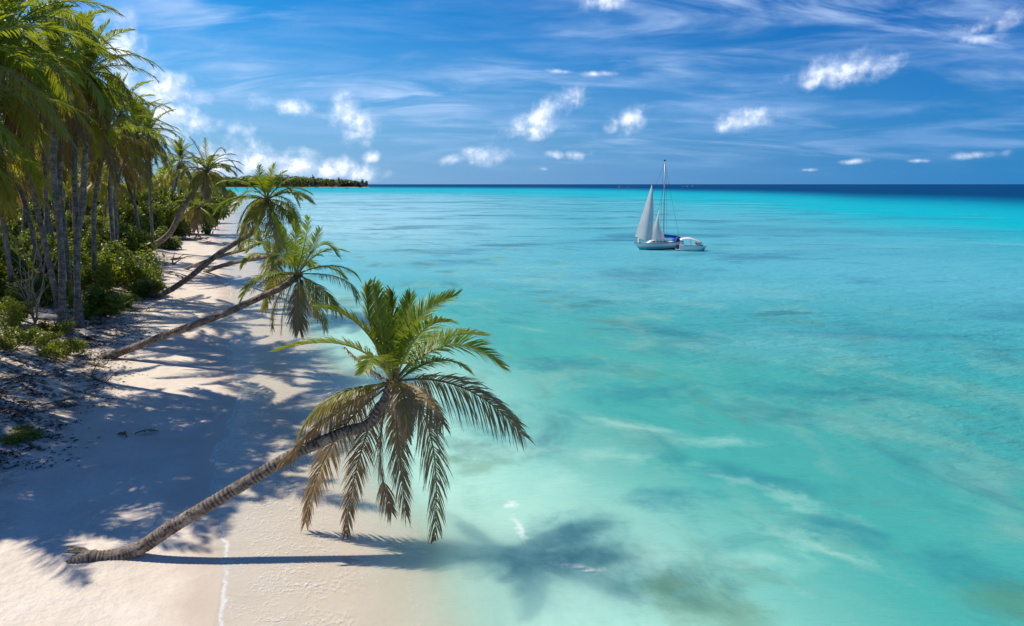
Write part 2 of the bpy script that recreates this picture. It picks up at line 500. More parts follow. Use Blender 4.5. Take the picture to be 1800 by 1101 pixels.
    # body
    dif = n.node('ShaderNodeBsdfPrincipled', subsurface_method='BURLEY'); n.put(dif.inputs['Base Color'], col); n.put(dif.inputs['Normal'], n.bump(hgt, .9, .6))
    dif.inputs['Specular IOR Level'].default_value = 0; dif.inputs['Roughness'].default_value = 1
    n.put(dif.inputs['Subsurface Weight'], n.ramp(off, 34, 18, 0.0, .92)); dif.inputs['Subsurface Radius'].default_value = (.8, 1.0, 1.0); dif.inputs['Subsurface Scale'].default_value = 6.0
    glo = n.node('ShaderNodeBsdfGlossy'); glo.inputs['Roughness'].default_value = .18
    n.put(glo.inputs['Normal'], nb); n.put(glo.inputs[0], (1, 1, 1))
    fr = n.node('ShaderNodeFresnel'); fr.inputs[0].default_value = 1.33; n.put(fr.inputs['Normal'], nb)
    frc = n.math('MINIMUM', n.math('MULTIPLY', fr.outputs[0], .8), n.math('SUBTRACT', .15, n.math('MULTIPLY', far, .10)))
    tr = n.node('ShaderNodeBsdfTransparent'); n.put(tr.inputs[0], (.96, .99, .985))
    alpha = n.attr('alpha')
    body = n.node('ShaderNodeMixShader'); n.put(body.inputs[0], alpha); n.l.new(tr.outputs[0], body.inputs[1]); n.l.new(dif.outputs[0], body.inputs[2])
    surf = n.node('ShaderNodeMixShader'); n.put(surf.inputs[0], frc); n.l.new(body.outputs[0], surf.inputs[1]); n.l.new(glo.outputs[0], surf.inputs[2])
    fo = n.node('ShaderNodeBsdfDiffuse'); fo.inputs[0].default_value = (.82, .82, .80, 1)
    fin = n.node('ShaderNodeMixShader'); n.put(fin.inputs[0], foam); n.l.new(surf.outputs[0], fin.inputs[1]); n.l.new(fo.outputs[0], fin.inputs[2])
    n.l.new(fin.outputs[0], out)
    return m

def mat_leaf(name, g_dark, g_light, brown=(.17, .10, .055), trans=.38, yellow=(.30, .22, .03)):
    m, n, out = new_mat(name)
    dry = n.attr('dry'); tint = n.attr('tint')
    oi = n.node('ShaderNodeObjectInfo')
    t = n.math('ADD', n.math('MULTIPLY', tint, .6), n.math('MULTIPLY', oi.outputs['Random'], .4))
    col = n.mix(t, g_dark, g_light)
    col = n.mix(n.ramp(dry, .1, .55), col, yellow)
    col = n.mix(n.ramp(dry, .4, .9), col, brown)
    p = n.node('ShaderNodeBsdfPrincipled')
    n.put(p.inputs['Base Color'], col)
    p.inputs['Roughness'].default_value = .42
    p.inputs['Specular IOR Level'].default_value = .4
    tl = n.node('ShaderNodeBsdfTranslucent')
    n.put(tl.inputs[0], n.mix(1.0, n.mix(n.ramp(dry, .15, .6, .6, .05), col, (.56, .62, .04)), (.80, .80, .6), 'MULTIPLY'))
    mx = n.node('ShaderNodeMixShader'); mx.inputs[0].default_value = trans
    n.l.new(p.outputs[0], mx.inputs[1]); n.l.new(tl.outputs[0], mx.inputs[2])
    n.l.new(mx.outputs[0], out)
    return m

def mat_bark(name, c0, c1, dark, ring=True, scale=1.0):
    m, n, out = new_mat(name)
    geo = n.node('ShaderNodeNewGeometry'); pos = geo.outputs['Position']
    oi = n.node('ShaderNodeObjectInfo')
    a = n.noise(pos, 3.2 * scale, 5, .62); b = n.noise(pos, 14 * scale, 4, .65)
    col = n.mix(n.ramp(a, .32, .68), c0, c1)
    col = n.mix(n.math('MULTIPLY', n.ramp(b, .52, .66), .75), col, dark)
    if ring:
        rg = n.attr('ring')
        rn = n.noise(pos, 2.6 * scale, 6, .7)
        col = n.mix(n.math('MULTIPLY', n.math('MULTIPLY', rg, n.ramp(rn, .42, .58)), .92), col, dark)
        blot = n.noise(n.mapping(pos, loc=(5, 1, 8)), 4.5 * scale, 6, .72, .4)
        col = n.mix(n.math('MULTIPLY', n.ramp(blot, .56, .64), .85), col, dark)
    p = n.node('ShaderNodeBsdfPrincipled')
    n.put(p.inputs['Base Color'], col)
    p.inputs['Roughness'].default_value = .85
    p.inputs['Specular IOR Level'].default_value = .2
    n.put(p.inputs['Normal'], n.bump(b, .6, .03))
    n.l.new(p.outputs[0], out)
    return m

def mat_plain(name, col, rough=.5, spec=.5, var=0.0, scale=3, bump=0.0, trans=0.0, metal=0.0):
    m, n, out = new_mat(name)
    p = n.node('ShaderNodeBsdfPrincipled')
    geo = n.node('ShaderNodeNewGeometry')
    nz = n.noise(geo.outputs['Position'], scale, 4, .6)
    c2 = tuple(max(0, c * (1 - var)) for c in col)
    n.put(p.inputs['Base Color'], n.mix(n.ramp(nz, .35, .65), c2, col))
    p.inputs['Roughness'].default_value = rough
    p.inputs['Specular IOR Level'].default_value = spec
    p.inputs['Metallic'].default_value = metal
    if bump: n.put(p.inputs['Normal'], n.bump(nz, bump, .03))
    if trans:
        tl = n.node('ShaderNodeBsdfTranslucent'); n.put(tl.inputs[0], col)
        mx = n.node('ShaderNodeMixShader'); mx.inputs[0].default_value = trans
        n.l.new(p.outputs[0], mx.inputs[1]); n.l.new(tl.outputs[0], mx.inputs[2]); n.l.new(mx.outputs[0], out)
    else:
        n.l.new(p.outputs[0], out)
    return m

M = {}
M['sand'] = mat_sand()
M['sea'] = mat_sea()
M['frond'] = mat_leaf('palm_leaf', (.080, .15, .012), (.26, .32, .02), (.26,.155,.07), .52, (.46,.33,.02))
M['frond_bright'] = mat_leaf('sunny_palm_leaf', (.075, .15, .012), (.27, .35, .025), (.36,.235,.145), .42, (.40,.30,.03))
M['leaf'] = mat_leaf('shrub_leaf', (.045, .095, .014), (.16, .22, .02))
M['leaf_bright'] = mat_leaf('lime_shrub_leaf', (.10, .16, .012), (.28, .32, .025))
M['leaf_far'] = mat_leaf('distant_leaf', (.05, .10, .018), (.16, .20, .035), trans=.15)
M['rib'] = mat_plain('frond_midrib', (.30, .25, .07), .5, .4, .25, 2)
M['rib_dry'] = mat_plain('dry_midrib', (.26, .16, .08), .6, .3, .3, 2)
M['bark'] = mat_bark('palm_bark', (.18, .14, .11), (.37, .31, .25), (.020, .016, .013))
M['bark_far'] = mat_bark('grey_palm_bark', (.17, .145, .12), (.36, .32, .28), (.045, .036, .03))
M['stem'] = mat_bark('shrub_stem', (.12, .09, .065), (.22, .18, .14), (.04, .03, .025), ring=False, scale=2)
M['dead'] = mat_bark('weathered_wood', (.26, .23, .20), (.42, .38, .34), (.09, .075, .06), ring=False, scale=2)
M['drift'] = mat_bark('driftwood', (.13, .09, .065), (.24, .17, .12), (.035, .026, .02), ring=False, scale=2)
M['sheath'] = mat_plain('fibre_sheath', (.20, .115, .055), .9, .2, .5, 12, .5)
M['nut'] = mat_plain('coconut_husk', (.19, .17, .05), .6, .3, .4, 6, .2)
M['litter'] = mat_plain('beach_litter', (.085, .06, .042), .9, .1, .6, 3)
M['white'] = mat_plain('white_gelcoat', (.80, .80, .78), .25, .5, .05, 1)
M['offwhite'] = mat_plain('deck_paint', (.66, .65, .62), .5, .4, .1, 2)
M['boot'] = mat_plain('dark_antifouling', (.02, .022, .026), .4, .4, .2, 2)
M['hull_bounce'] = mat_plain('hull_water_bounce', (.12, .58, .50), .25, .5, .05, 1)  # light bounced up from the sea, painted into the hull colour
M['sail'] = mat_plain('sailcloth', (.66, .65, .63), .7, .2, .08, .6, trans=.22)
M['blue'] = mat_plain('blue_canvas', (.01, .10, .50), .7, .3, .2, 3)
M['mast'] = mat_plain('mast_alloy', (.50, .47, .45), .35, .5, .1, 1, metal=.3)
M['dark'] = mat_plain('dark_fitting', (.03, .035, .04), .4, .5, .2, 3)
M['red'] = mat_plain('red_trim', (.55, .07, .03), .4, .4, .1, 3)
M['glass'] = mat_plain('tinted_glass', (.02, .04, .05), .08, .8, .1, 1)
M['violet'] = mat_plain('violet_cover', (.16, .08, .20), .8, .2, .3, 4)
M['headland'] = mat_plain('dark_soil', (.12, .10, .06), .95, .1, .4, .05)
M['farsand'] = mat_plain('far_sand', (.62, .54, .46), .95, .1, .15, .05)

# ------------------------------------------------------------------ beach and seabed: one sheet
def build_beach():
    ss = np.r_[np.linspace(-170, -30, 24)[:-1], np.linspace(-30, -8, 40)[:-1], np.linspace(-8, 16, 130)[:-1], np.linspace(16, 40, 30)[:-1], np.linspace(40, 420, 24)]
    ys = np.r_[np.linspace(-40, 8, 40)[:-1], np.linspace(8, 60, 250)[:-1], np.geomspace(60, 700, 130)]
    verts = []; inl = []
    for y in ys:
        xs0 = float(shore_x(y))
        e = max(2.0, .04 * abs(y))
        sl = float((shore_x(y + e) - shore_x(y - e)) / (2 * e))
        k = math.sqrt(1 + sl * sl)
        for s in ss:
            x = xs0 - s * k
            verts.append((x, y, ground_z(x, y) if -12 < s < 60 else float(base_z(np.array(s)))))
            inl.append(s)
    nx = len(ss); faces = []
    for j in range(len(ys) - 1):
        for i in range(nx - 1):
            a = j * nx + i
            faces.append((a, a + nx, a + nx + 1, a + 1))
    me = mesh('beach', verts, faces, [M['sand']], True, {'inland': inl})
    o = link('beach', me); o['kind'] = 'structure'; o['label'] = 'pale sand beach sloping into the water'
    return o
build_beach()

# ------------------------------------------------------------------ sea
DROP_A = np.array([-1.2, -.5, -.17, .05, .25, .5, .75, 1.2, 3.0])
DROP_Y = np.array([3600, 3000, 2600, 2050, 1250, 640, 430, 300, 200.0])
def build_sea():
    gx = np.r_[np.arange(.0, 40, .5), np.geomspace(40, 60000, 95)]
    xs = np.r_[-gx[::-1][:-1], gx]
    ys = np.r_[-np.geomspace(400, 12, 14), np.arange(-10, 60, .5), np.geomspace(60, 70000, 210)]
    X, Y = np.meshgrid(xs, ys)
    yy = np.maximum(Y, 1.0)
    off = -inland(X, Y)
    far_y = Y > 1400
    off = np.where(far_y, np.maximum(off, 400), off)
    q = np.maximum(Y, 5) / np.interp(X / yy, DROP_A, DROP_Y)
    dist = np.hypot(X, Y)
    def c(*a): return np.array(a)[None, None, :]
    pale, green, turq = c(.46, .76, .62), c(.058, .36, .315), c(.040, .32, .335)
    shelf, cyan, azure, navy = c(.095, .40, .48), c(.0, .41, .49), c(.001, .16, .29), c(.001, .05, .15)
    leftpale = c(.34, .60, .70)
    def lerp(a, b, t): return a + (b - a) * t[..., None]
    col = pale + np.zeros(X.shape + (3,))
    col = lerp(col, green, sstep(5, 17, off))
    col = lerp(col, turq, sstep(18, 38, off) * sstep(14, 45, Y))
    col = lerp(col, shelf, sstep(34, 90, dist))
    lp = sstep(60, 160, Y) * sstep(.12, -.22, X / yy)
    col = lerp(col, leftpale, lp * .8)
    col = lerp(col, cyan, sstep(.14, .40, q))
    col = lerp(col, azure, sstep(.42, .95, q))
    col = lerp(col, navy, sstep(.72, 1.35, q))
    depth = np.maximum(0, -base_z(-off))
    alpha = 1 - np.exp(-(np.maximum(depth - .052, 0) * 13) ** 1.45)
    alpha = np.where(off > 60, 1.0, alpha)
    grass = sstep(.62, .30, q) * (.62 + .38 * sstep(.75, .2, X / yy))
    far = sstep(.5, 1.1, q)
    ny, nx = X.shape
    idx = np.arange(nx * ny).reshape(ny, nx)
    f = np.stack([idx[:-1, :-1], idx[:-1, 1:], idx[1:, 1:], idx[1:, :-1]], -1).reshape(-1, 4)
    # leave the sheet out where dry land covers it
    keep = (np.stack([off[:-1, :-1], off[:-1, 1:], off[1:, 1:], off[1:, :-1]], -1).reshape(-1, 4).max(1) > -6)
    f = f[keep]
    me = bpy.data.meshes.new('sea')
    V = np.stack([X, Y, np.zeros_like(X)], -1).reshape(-1, 3)
    me.vertices.add(len(V)); me.vertices.foreach_set('co', V.astype(np.float32).ravel())
    me.loops.add(f.size); me.loops.foreach_set('vertex_index', f.astype(np.int32).ravel())
    me.polygons.add(len(f)); me.polygons.foreach_set('loop_start', np.arange(0, f.size, 4, dtype=np.int32))
    me.update(calc_edges=True)
    for k, vals in (('offshore', off), ('alpha', alpha), ('grass', grass), ('far', far)):
        a = me.attributes.new(k, 'FLOAT', 'POINT'); a.data.foreach_set('value', vals.astype(np.float32).ravel())
    a = me.attributes.new('water_color', 'FLOAT_COLOR', 'POINT')
    a.data.foreach_set('color', np.concatenate([col, np.ones(X.shape + (1,))], -1).astype(np.float32).ravel())
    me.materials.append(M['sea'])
    me.polygons.foreach_set('use_smooth', np.ones(len(me.polygons), dtype=bool))
    o = link('sea', me); o['kind'] = 'structure'; o['label'] = 'clear turquoise sea darkening to navy at the horizon'
build_sea()

# ------------------------------------------------------------------ palm fronds
ZUP = Vector((0, 0, 1))
def frond_geo(P, rnd, nl=60, lmax=.85, width=.050, droop=.35, sweep=(25, 62), lift=.25, dry=0.0, tipdry=.25, gap=.15, roll=0.0, skip=.02, seg=3, rib=.035, z0=ZUP, kclump=.24):
    P = [Vector(p) for p in P]
    n = len(P)
    V = []; Fc = []; D = []; T_ = []
    def sample(t):
        x = t * (n - 1); i = min(int(x), n - 2); s = x - i
        return P[i].lerp(P[i + 1], s), (P[i + 1] - P[i]).normalized()
    prevU = None
    ph = rnd.uniform(0, 50)
    for j in range(nl):
        t = gap + (1 - gap) * (j + rnd.random() * .6) / nl
        t = min(t, .999)
        B, T = sample(t)
        U = z0 - T * z0.dot(T)
        if U.length < .25 and prevU is not None:
            U = prevU - T * prevU.dot(T)
        elif U.length < .05:
            U = Vector((1, 0, 0)) - T * T.x
        U.normalize(); prevU = U
        S = T.cross(U)
        if roll:
            c, s_ = math.cos(roll), math.sin(roll)
            U, S = U * c + S * s_, S * c - U * s_
        x = (t - gap) / (1 - gap)
        prof = min(1.0, .35 + 2.6 * x) * (1 - .62 * x ** 2.4)
        for side in (-1, 1):
            if rnd.random() < skip: continue
            cl = mnoise.noise((j * .30 + ph, side * 3.0, 0))
            a = R(sweep[0] + (sweep[1] - sweep[0]) * x + rnd.uniform(-7, 7) + 13 * cl)
            L = lmax * prof * rnd.uniform(.80, 1.10)
            if rnd.random() < .04: L *= rnd.uniform(.4, .7)
            d = (S * side * math.cos(a) + T * math.sin(a) + U * (lift + rnd.uniform(-.12, .12) + kclump * mnoise.noise((j * .22 + ph, side * 3.0, 9)))).normalized()
            W = (T - d * T.dot(d)).normalized()
            dr = droop * rnd.uniform(.7, 1.3)
            wd = width * rnd.uniform(.8, 1.15)
            tn = rnd.random()
            dj = dry + rnd.uniform(-.15, .15) + .3 * mnoise.noise((j * .25 + ph, side * 2.0, 5)) * (1 if dry > .2 else 0)
            o = len(V)
            rs = (0, .3, .68, 1.0) if seg == 3 else (0, .45, 1.0)
            ws = (.45, 1.0, .72, 0) if seg == 3 else (.55, 1.0, 0)
            for r, ww in zip(rs, ws):
                q = B + d * (L * r) - Vector((0, 0, 1)) * (dr * L * r * r)
                if ww > 0:
                    V.append(q + W * (wd * ww / 2)); V.append(q - W * (wd * ww / 2))
                    D += [dj + tipdry * r * r * 1.3] * 2; T_ += [tn] * 2
                else:
                    V.append(q); D.append(dj + tipdry * 1.5); T_.append(tn)
            k = len(rs)
            for i in range(k - 2):
                Fc.append((o + 2 * i, o + 2 * i + 1, o + 2 * i + 3, o + 2 * i + 2))
            Fc.append((o + 2 * (k - 2), o + 2 * (k - 2) + 1, o + 2 * (k - 1)))
    mb = MB()
    step = max(1, n // 9)
    pp = P[::step]
    if (n - 1) % step: pp.append(P[-1])
    mb.tube(pp, [rib * (1.15 - 1.0 * i / (len(pp) - 1)) + .004 for i in range(len(pp))], 5, cap=False)
    return V, Fc, D, T_, mb

def frond_mesh_joined(name, geo, leafmat, ribmat):
    V, Fc, D, T_, mb = geo
    o = len(V)
    V2 = list(V) + mb.v
    F2 = list(Fc) + [tuple(i + o for i in f) for f in mb.f]
    mi = [0] * len(Fc) + [1] * len(mb.f)
    return mesh(name, V2, F2, [leafmat, ribmat], False, {'dry': D + [0] * len(mb.v), 'tint': T_ + [0] * len(mb.v)}, mi)

def class_curve(pitch, bend, L, n=15, side=0.0, power=1.35):
    p = Vector((0, 0, 0)); out = [p.copy()]
    for i in range(1, n):
        t = (i - .5) / (n - 1)
        th = R(pitch - bend * t ** power)
        yaw = R(side * t)
        p = p + Vector((math.cos(th) * math.cos(yaw), math.cos(th) * math.sin(yaw), math.sin(th))) * (L / (n - 1))
        out.append(p.copy())
    return out

CLASSES = [  # pitch, bend, length factor, leaflet droop, lift, dry
    (80, 30, .80, .05, .30, 0.0),
    (62, 62, 1.0, .22, .28, 0.0),
    (44, 85, 1.05, .40, .20, 0.0),
    (24, 86, 1.05, .42, .14, .05),
    (2, 76, 1.0, .60, .08, .20),
    (-22, 54, .95, .70, .0, .38),
    (-50, 32, .85, .70, .0, .70),
]
LIB = {}
def library(kind, leafmat, ribmat, nl, lmax, width, L0, seg=3):
    rnd = random.Random(kind)
    out = []
    for ci, (pi, be, lf, dr, li, dry) in enumerate(CLASSES):
        row = []
        for k in range(3):
            cur = class_curve(pi + rnd.uniform(-6, 6), be * rnd.uniform(.8, 1.2), L0 * lf * rnd.uniform(.93, 1.06), 15, rnd.uniform(-22, 22))
            g = frond_geo(cur, rnd, nl, lmax, width, dr, (22, 60), li, dry + (0.22 if k == 2 and ci > 3 else 0), .18, .13, rnd.uniform(-.35, .35), .03, seg, .04)
            row.append(frond_mesh_joined('frond', g, leafmat, ribmat))
        out.append(row)
    LIB[kind] = out
library('tall', M['frond'], M['rib'], 50, .90, .075, 5.0)
library('far', M['frond'], M['rib'], 30, 1.0, .10, 5.0, seg=2)

def add_crown(parent, c, rnd, n=24, kind='tall', scale=1.0, lean=(0, 0)):
    ga = 2.39996
    a0 = rnd.random() * 6.28
    for i in range(n):
        t = (i + .5) / n
        ci = min(6, int((t ** 1.18) * 7.0))
        me = rnd.choice(LIB[kind][ci])
        f = link('frond', me, parent)
        f.location = c + Vector((0, 0, .25 * (1 - t) - .1))
        f.rotation_euler = (rnd.uniform(-.12, .12) + lean[0], rnd.uniform(-.10, .10) + lean[1], a0 + ga * i + rnd.uniform(-.15, .15))
        s = scale * rnd.uniform(.88, 1.1)
        f.scale = (s, s, s)

def trunk_obj(pts, r0, r1, parent, rings=True, sides=12, mat=None, flare=1.5, rnd=None, flare_len=.8):
    """pts world points base->top, made in world then parented at identity offset"""
    P = catmull(pts, 80)
    L = float(np.linalg.norm(np.diff(P, axis=0), axis=1).sum())
    off = Vector(parent.location)
    mb = MB(); ring = []
    if rings:
        nr = max(10, int(L / .11))
        jr = random.Random(int(L * 1000))
        Q0 = catmull(pts, nr * 6 + 1)
        sel = [0]
        while sel[-1] < nr * 6 - 5: sel.append(sel[-1] + jr.choice((2, 3, 3, 4)))
        Q = Q0[sel + [nr * 6]]
        rr = []
        for i in range(len(Q)):
            t = i / (len(Q) - 1)
            r = r0 + (r1 - r0) * t
            r += r0 * (flare - 1) * math.exp(-t * L / flare_len)
            lip = 1.055 if i % 2 == 0 else .965
            jit = 1 + .03 * mnoise.noise((t * L * 1.7, 0, 3))
            rr.append(r * lip * jit)
            ring += [0.0 if i % 2 == 0 else 1.0] * sides
    else:
        Q = catmull(pts, 12)
        rr = [r0 + (r1 - r0) * i / 11 + r0 * (flare - 1) * math.exp(-i / 11 * L / flare_len) for i in range(12)]
        ring = [.3] * (12 * sides)
    mb.tube([Vector(q) - off for q in Q], rr, sides, cap=True)
    me = mesh('trunk', mb.v, mb.f, [mat or M['bark']], True, {'ring': ring})
    return link('trunk', me, parent)

def explicit_frond(parent, p0, mid, tip, rnd, green=True, **kw):
    """a frond laid through three world points, with its midrib as sub-part"""
    off = Vector(parent.location)
    p0, mid, tip = Vector(p0) - off, Vector(mid) - off, Vector(tip) - off
    c = mid * 2 - (p0 + tip) * .5
    P = [(1 - t) ** 2 * p0 + 2 * t * (1 - t) * c + t * t * tip for t in np.linspace(0, 1, 17)]
    g = frond_geo(P, rnd, **kw)
    V, Fc, D, T_, mb = g
    lm = kw.get('mat') or None
    me = mesh('frond', V, Fc, [explicit_frond.leaf], False, {'dry': D, 'tint': T_})
    f = link('frond', me, parent)
    rb = mb.build('midrib', M['rib'] if green else M['rib_dry'], f)
    return f
explicit_frond.leaf = M['frond_bright']

def nut_mesh():
    mb = MB()
    secs = []
    for i in range(7):
        t = i / 6; z = -.16 + .32 * t; r = .12 * math.sin(math.pi * min(max(t, .06), .94)) ** .6
        secs.append([Vector((r * math.cos(a), r * math.sin(a), z)) for a in np.linspace(0, 2 * math.pi, 9)[:-1]])
    mb.loft(secs)
    return mesh('coconut', mb.v, mb.f, [M['nut']], True)
NUT = nut_mesh()
def add_nuts(parent, c, rnd, n):
    for i in range(n):
        a = rnd.random() * 6.28
        o = link('coconut', NUT, parent)
        o.location = Vector(c) - Vector(parent.location) + Vector((.26 * math.cos(a), .26 * math.sin(a), -.22 - .22 * rnd.random()))
        o.rotation_euler = (rnd.uniform(-.5, .5), rnd.uniform(-.5, .5), a)
def add_sheath(parent, c, rnd, n=7, s=1.0):
    """torn brown fibre round the crown's foot"""
    for i in range(n):
        a = 6.28 * i / n + rnd.uniform(-.3, .3)
        d = Vector((math.cos(a), math.sin(a), 0))
        e = Vector((-d.y, d.x, 0))
        b = Vector(c) - Vector(parent.location)
        mb = MB()
        secs = []
        for t in np.linspace(0, 1, 5):
            p = b + d * (.13 + .24 * t) * s + Vector((0, 0, (.30 * t - .62 * t * t) * s))
            hw = (.10 * (1 - t) + .015) * s
            secs.append([p - e * hw, p + e * hw, p + e * hw * .9 + d * .02, p - e * hw * .9 + d * .02])
        mb.loft(secs)
        mb.build('leaf_sheath', M['sheath'], parent)

def leaning_palm(label, trunk_px, r0, r1, crown_px, crown_y, base_z_, fronds, seed, extra=8, flen=3.2, y0=None, nl=56, lmax=.72, width=.05, group='palms leaning out over the beach', nuts=3, leaf='frond_bright', flare=1.5, flare_len=.8, rib=.03, sink=.05):
    rnd = random.Random(seed)
    b = on_z(trunk_px[0][0], trunk_px[0][1], base_z_)
    for _ in range(5): b = on_z(trunk_px[0][0], trunk_px[0][1], ground_z(b.x, b.y) + sink)
    if y0 is None: y0 = b.y
    root = thing('palm_tree', label, 'palm tree', at_y(trunk_px[0][0], trunk_px[0][1], y0), group)
    n = len(trunk_px)
    cum = np.r_[0, np.cumsum([math.dist(trunk_px[i], trunk_px[i + 1]) for i in range(n - 1)])]
    tot = cum[-1] + math.dist(trunk_px[-1], crown_px)
    pts = [at_y(u, v, y0 + (crown_y - y0) * (cum[i] / tot)) for i, (u, v) in enumerate(trunk_px)]
    c = at_y(crown_px[0], crown_px[1], crown_y)
    pts.append(c)
    d0 = (pts[0] - pts[1]).normalized()
    pts.insert(0, pts[0] + Vector((d0.x, d0.y, min(d0.z, 0) - (.50 if sink < 0 else .22))) * (.85 if sink < 0 else .5 + 2.0 * r0))       # the foot runs on under the sand
    trunk_obj(pts, r0, r1, root, True, 14, M['bark'], flare, flare_len=flare_len)
    explicit_frond.leaf = M[leaf]
    for fr in fronds:
        (mu, mv, my), (tu, tv, ty) = fr[0], fr[1]
        o = fr[2] if len(fr) > 2 else {}
        kw = dict(nl=nl, lmax=lmax, width=width, droop=.30, lift=.22, dry=0.0, tipdry=.25, rib=rib)
        kw.update(o)
        s0 = c + Vector((rnd.uniform(-.06, .06), rnd.uniform(-.06, .06), rnd.uniform(0, .15)))
        explicit_frond(root, s0, at_y(mu, mv, crown_y + my), at_y(tu, tv, crown_y + ty), rnd, green=kw['dry'] < .5, **kw)
    # fronds that reach towards and away from the viewer
    for i in range(extra):
        a = -math.pi / 2 + 2.4 * i + rnd.uniform(-.3, .3)
        pi_ = [50, 30, 12, -15, 40, 20, 60, 5, -40, 30][i % 10] + rnd.uniform(-6, 6)
        cur = class_curve(pi_, 78 if pi_ > 0 else 45, flen * rnd.uniform(.85, 1.05), 12)
        ca, sa = math.cos(a), math.sin(a)
        wpt = lambda q: c + Vector((q.x * ca - q.y * sa, q.x * sa + q.y * ca, q.z))
        dry = .0 if pi_ > 10 else (.35 if pi_ > -30 else .7)
        explicit_frond(root, c, wpt(cur[6]), wpt(cur[-1]), rnd, green=dry < .5, nl=nl, lmax=lmax, width=width, droop=.3 if pi_ > 10 else .8, lift=.2, dry=dry, tipdry=.25, rib=rib)
    if nuts: add_nuts(root, c, rnd, nuts)
    add_sheath(root, c, rnd, 7, max(.6, r1 / .19))
    return root, c

# ---- the big palm in front
BR = dict(dry=.85, tipdry=.2, droop=.75, lift=.05, skip=.10, width=.038, lmax=.66, sweep=(30, 62), roll=.5)
YB = dict(dry=.55, tipdry=.6, droop=.6, lift=.05, skip=.05, width=.044, lmax=.72)
GR = dict(dry=-.05, tipdry=.14, droop=.18, lift=.30, width=.046, lmax=.90)
front = [
 ((655, 590, .5), (645, 503, .9), dict(GR, sweep=(35, 70), roll=.5)),
 ((672, 590, -.3), (655, 500, -.4), dict(GR, sweep=(35, 70))),
 ((690, 590, .2), (690, 514, .3), dict(GR, sweep=(40, 72), roll=-.5)),
 ((707, 590, .9), (722, 520, 1.6), dict(GR, sweep=(35, 70))),
 ((728, 572, .2), (803, 520, .5), dict(GR, sweep=(30, 62), roll=.4)),
 ((735, 590, -.8), (788, 566, -1.6), dict(GR, sweep=(35, 65), roll=-.4, droop=.3)),
 ((610, 607, .2), (488, 617, .3), dict(GR, lmax=.80, roll=.25)),
 ((640, 580, -.3), (562, 540, -.7), dict(GR, lmax=.70)),
 ((790, 607, .3), (884, 648, .6), dict(GR, lmax=.98, tipdry=.5, roll=.3)),
 ((770, 600, 1.2), (850, 590, 2.0), dict(GR, tipdry=.5)),
 ((812, 681, -.2), (920, 766, -.4), dict(BR, lmax=1.05, dry=.78, width=.045, sweep=(35, 62), lift=.1, droop=.5, roll=.75)),
 ((758, 770, -.5), (760, 976, -.6), dict(BR, lmax=.86, dry=.72, width=.045, roll=.2)),
 ((735, 690, -1.1), (778, 745, -1.7), dict(BR, dry=.75)),
 ((708, 690, -1.5), (716, 770, -2.3), dict(YB, dry=.60, lmax=.5)),
 ((700, 780, -.6), (714, 905, -.8), dict(BR, dry=.9, roll=-.5)),
 ((668, 790, -.4), (688, 900, -.7), dict(BR, dry=.95, roll=.7)),
 ((636, 790, -.2), (608, 938, -.4), dict(YB, dry=.80, roll=1.0)),
 ((588, 775, .1), (537, 918, 0), dict(YB, dry=.85, roll=1.0)),
 ((590, 728, -.5), (497, 812, -1.0), dict(YB, dry=.78, roll=.9)),
 ((615, 696, .2), (547, 738, .1), dict(BR, dry=.6)),
 ((690, 720, 1.2), (700, 800, 2.0), dict(BR, dry=.8)),
 ((640, 640, 1.0), (606, 610, 1.8), dict(BR, dry=.78, lmax=.5)),
]
leaning_palm('large foreground palm leaning right over the swash, brown lower fronds',
    [(152, 984), (172, 983), (195, 980), (222, 974), (252, 960), (300, 928), (380, 880), (450, 838), (520, 797), (600, 762), (652, 742)],
    .195, .150, (692, 676), 18.5, .24, front, 3, extra=3, flen=3.0, nl=84, nuts=0, sink=-.05, flare=1.30, flare_len=1.3, rib=.030)
FRONT_PALM = bpy.data.objects['palm_tree']

def add_roots(root, u, v, z, ends, r, seed):
    rnd = random.Random(seed)
    off = Vector(root.location)
    for (eu, ev) in ends:
        a = on_z(u, v, z + .06 + rnd.uniform(-.06, .08)); b = on_z(eu, ev, .0); b.z = ground_z(b.x, b.y) - .05
        m1 = a.lerp(b, .45); m1.z = max(m1.z, ground_z(m1.x, m1.y) + .03 + rnd.uniform(-.03, .04))
        m2 = a.lerp(b, .75); m2.z = ground_z(m2.x, m2.y) + .01
        mb = MB(); mb.tube([p - off for p in (a, m1, m2, b)], [r * 1.2, r, r * .7, r * .3], 7)
        o = mb.build('root', M['bark'], root, True)
        o.data.attributes.new('ring', 'FLOAT', 'POINT').data.foreach_set('value', [.5] * len(mb.v))
add_roots(FRONT_PALM, 176, 985, .03, [(108, 981), (112, 987), (122, 993), (136, 998), (118, 976), (112, 972), (152, 1001), (172, 1002), (104, 985), (190, 1001)], .042, 2)

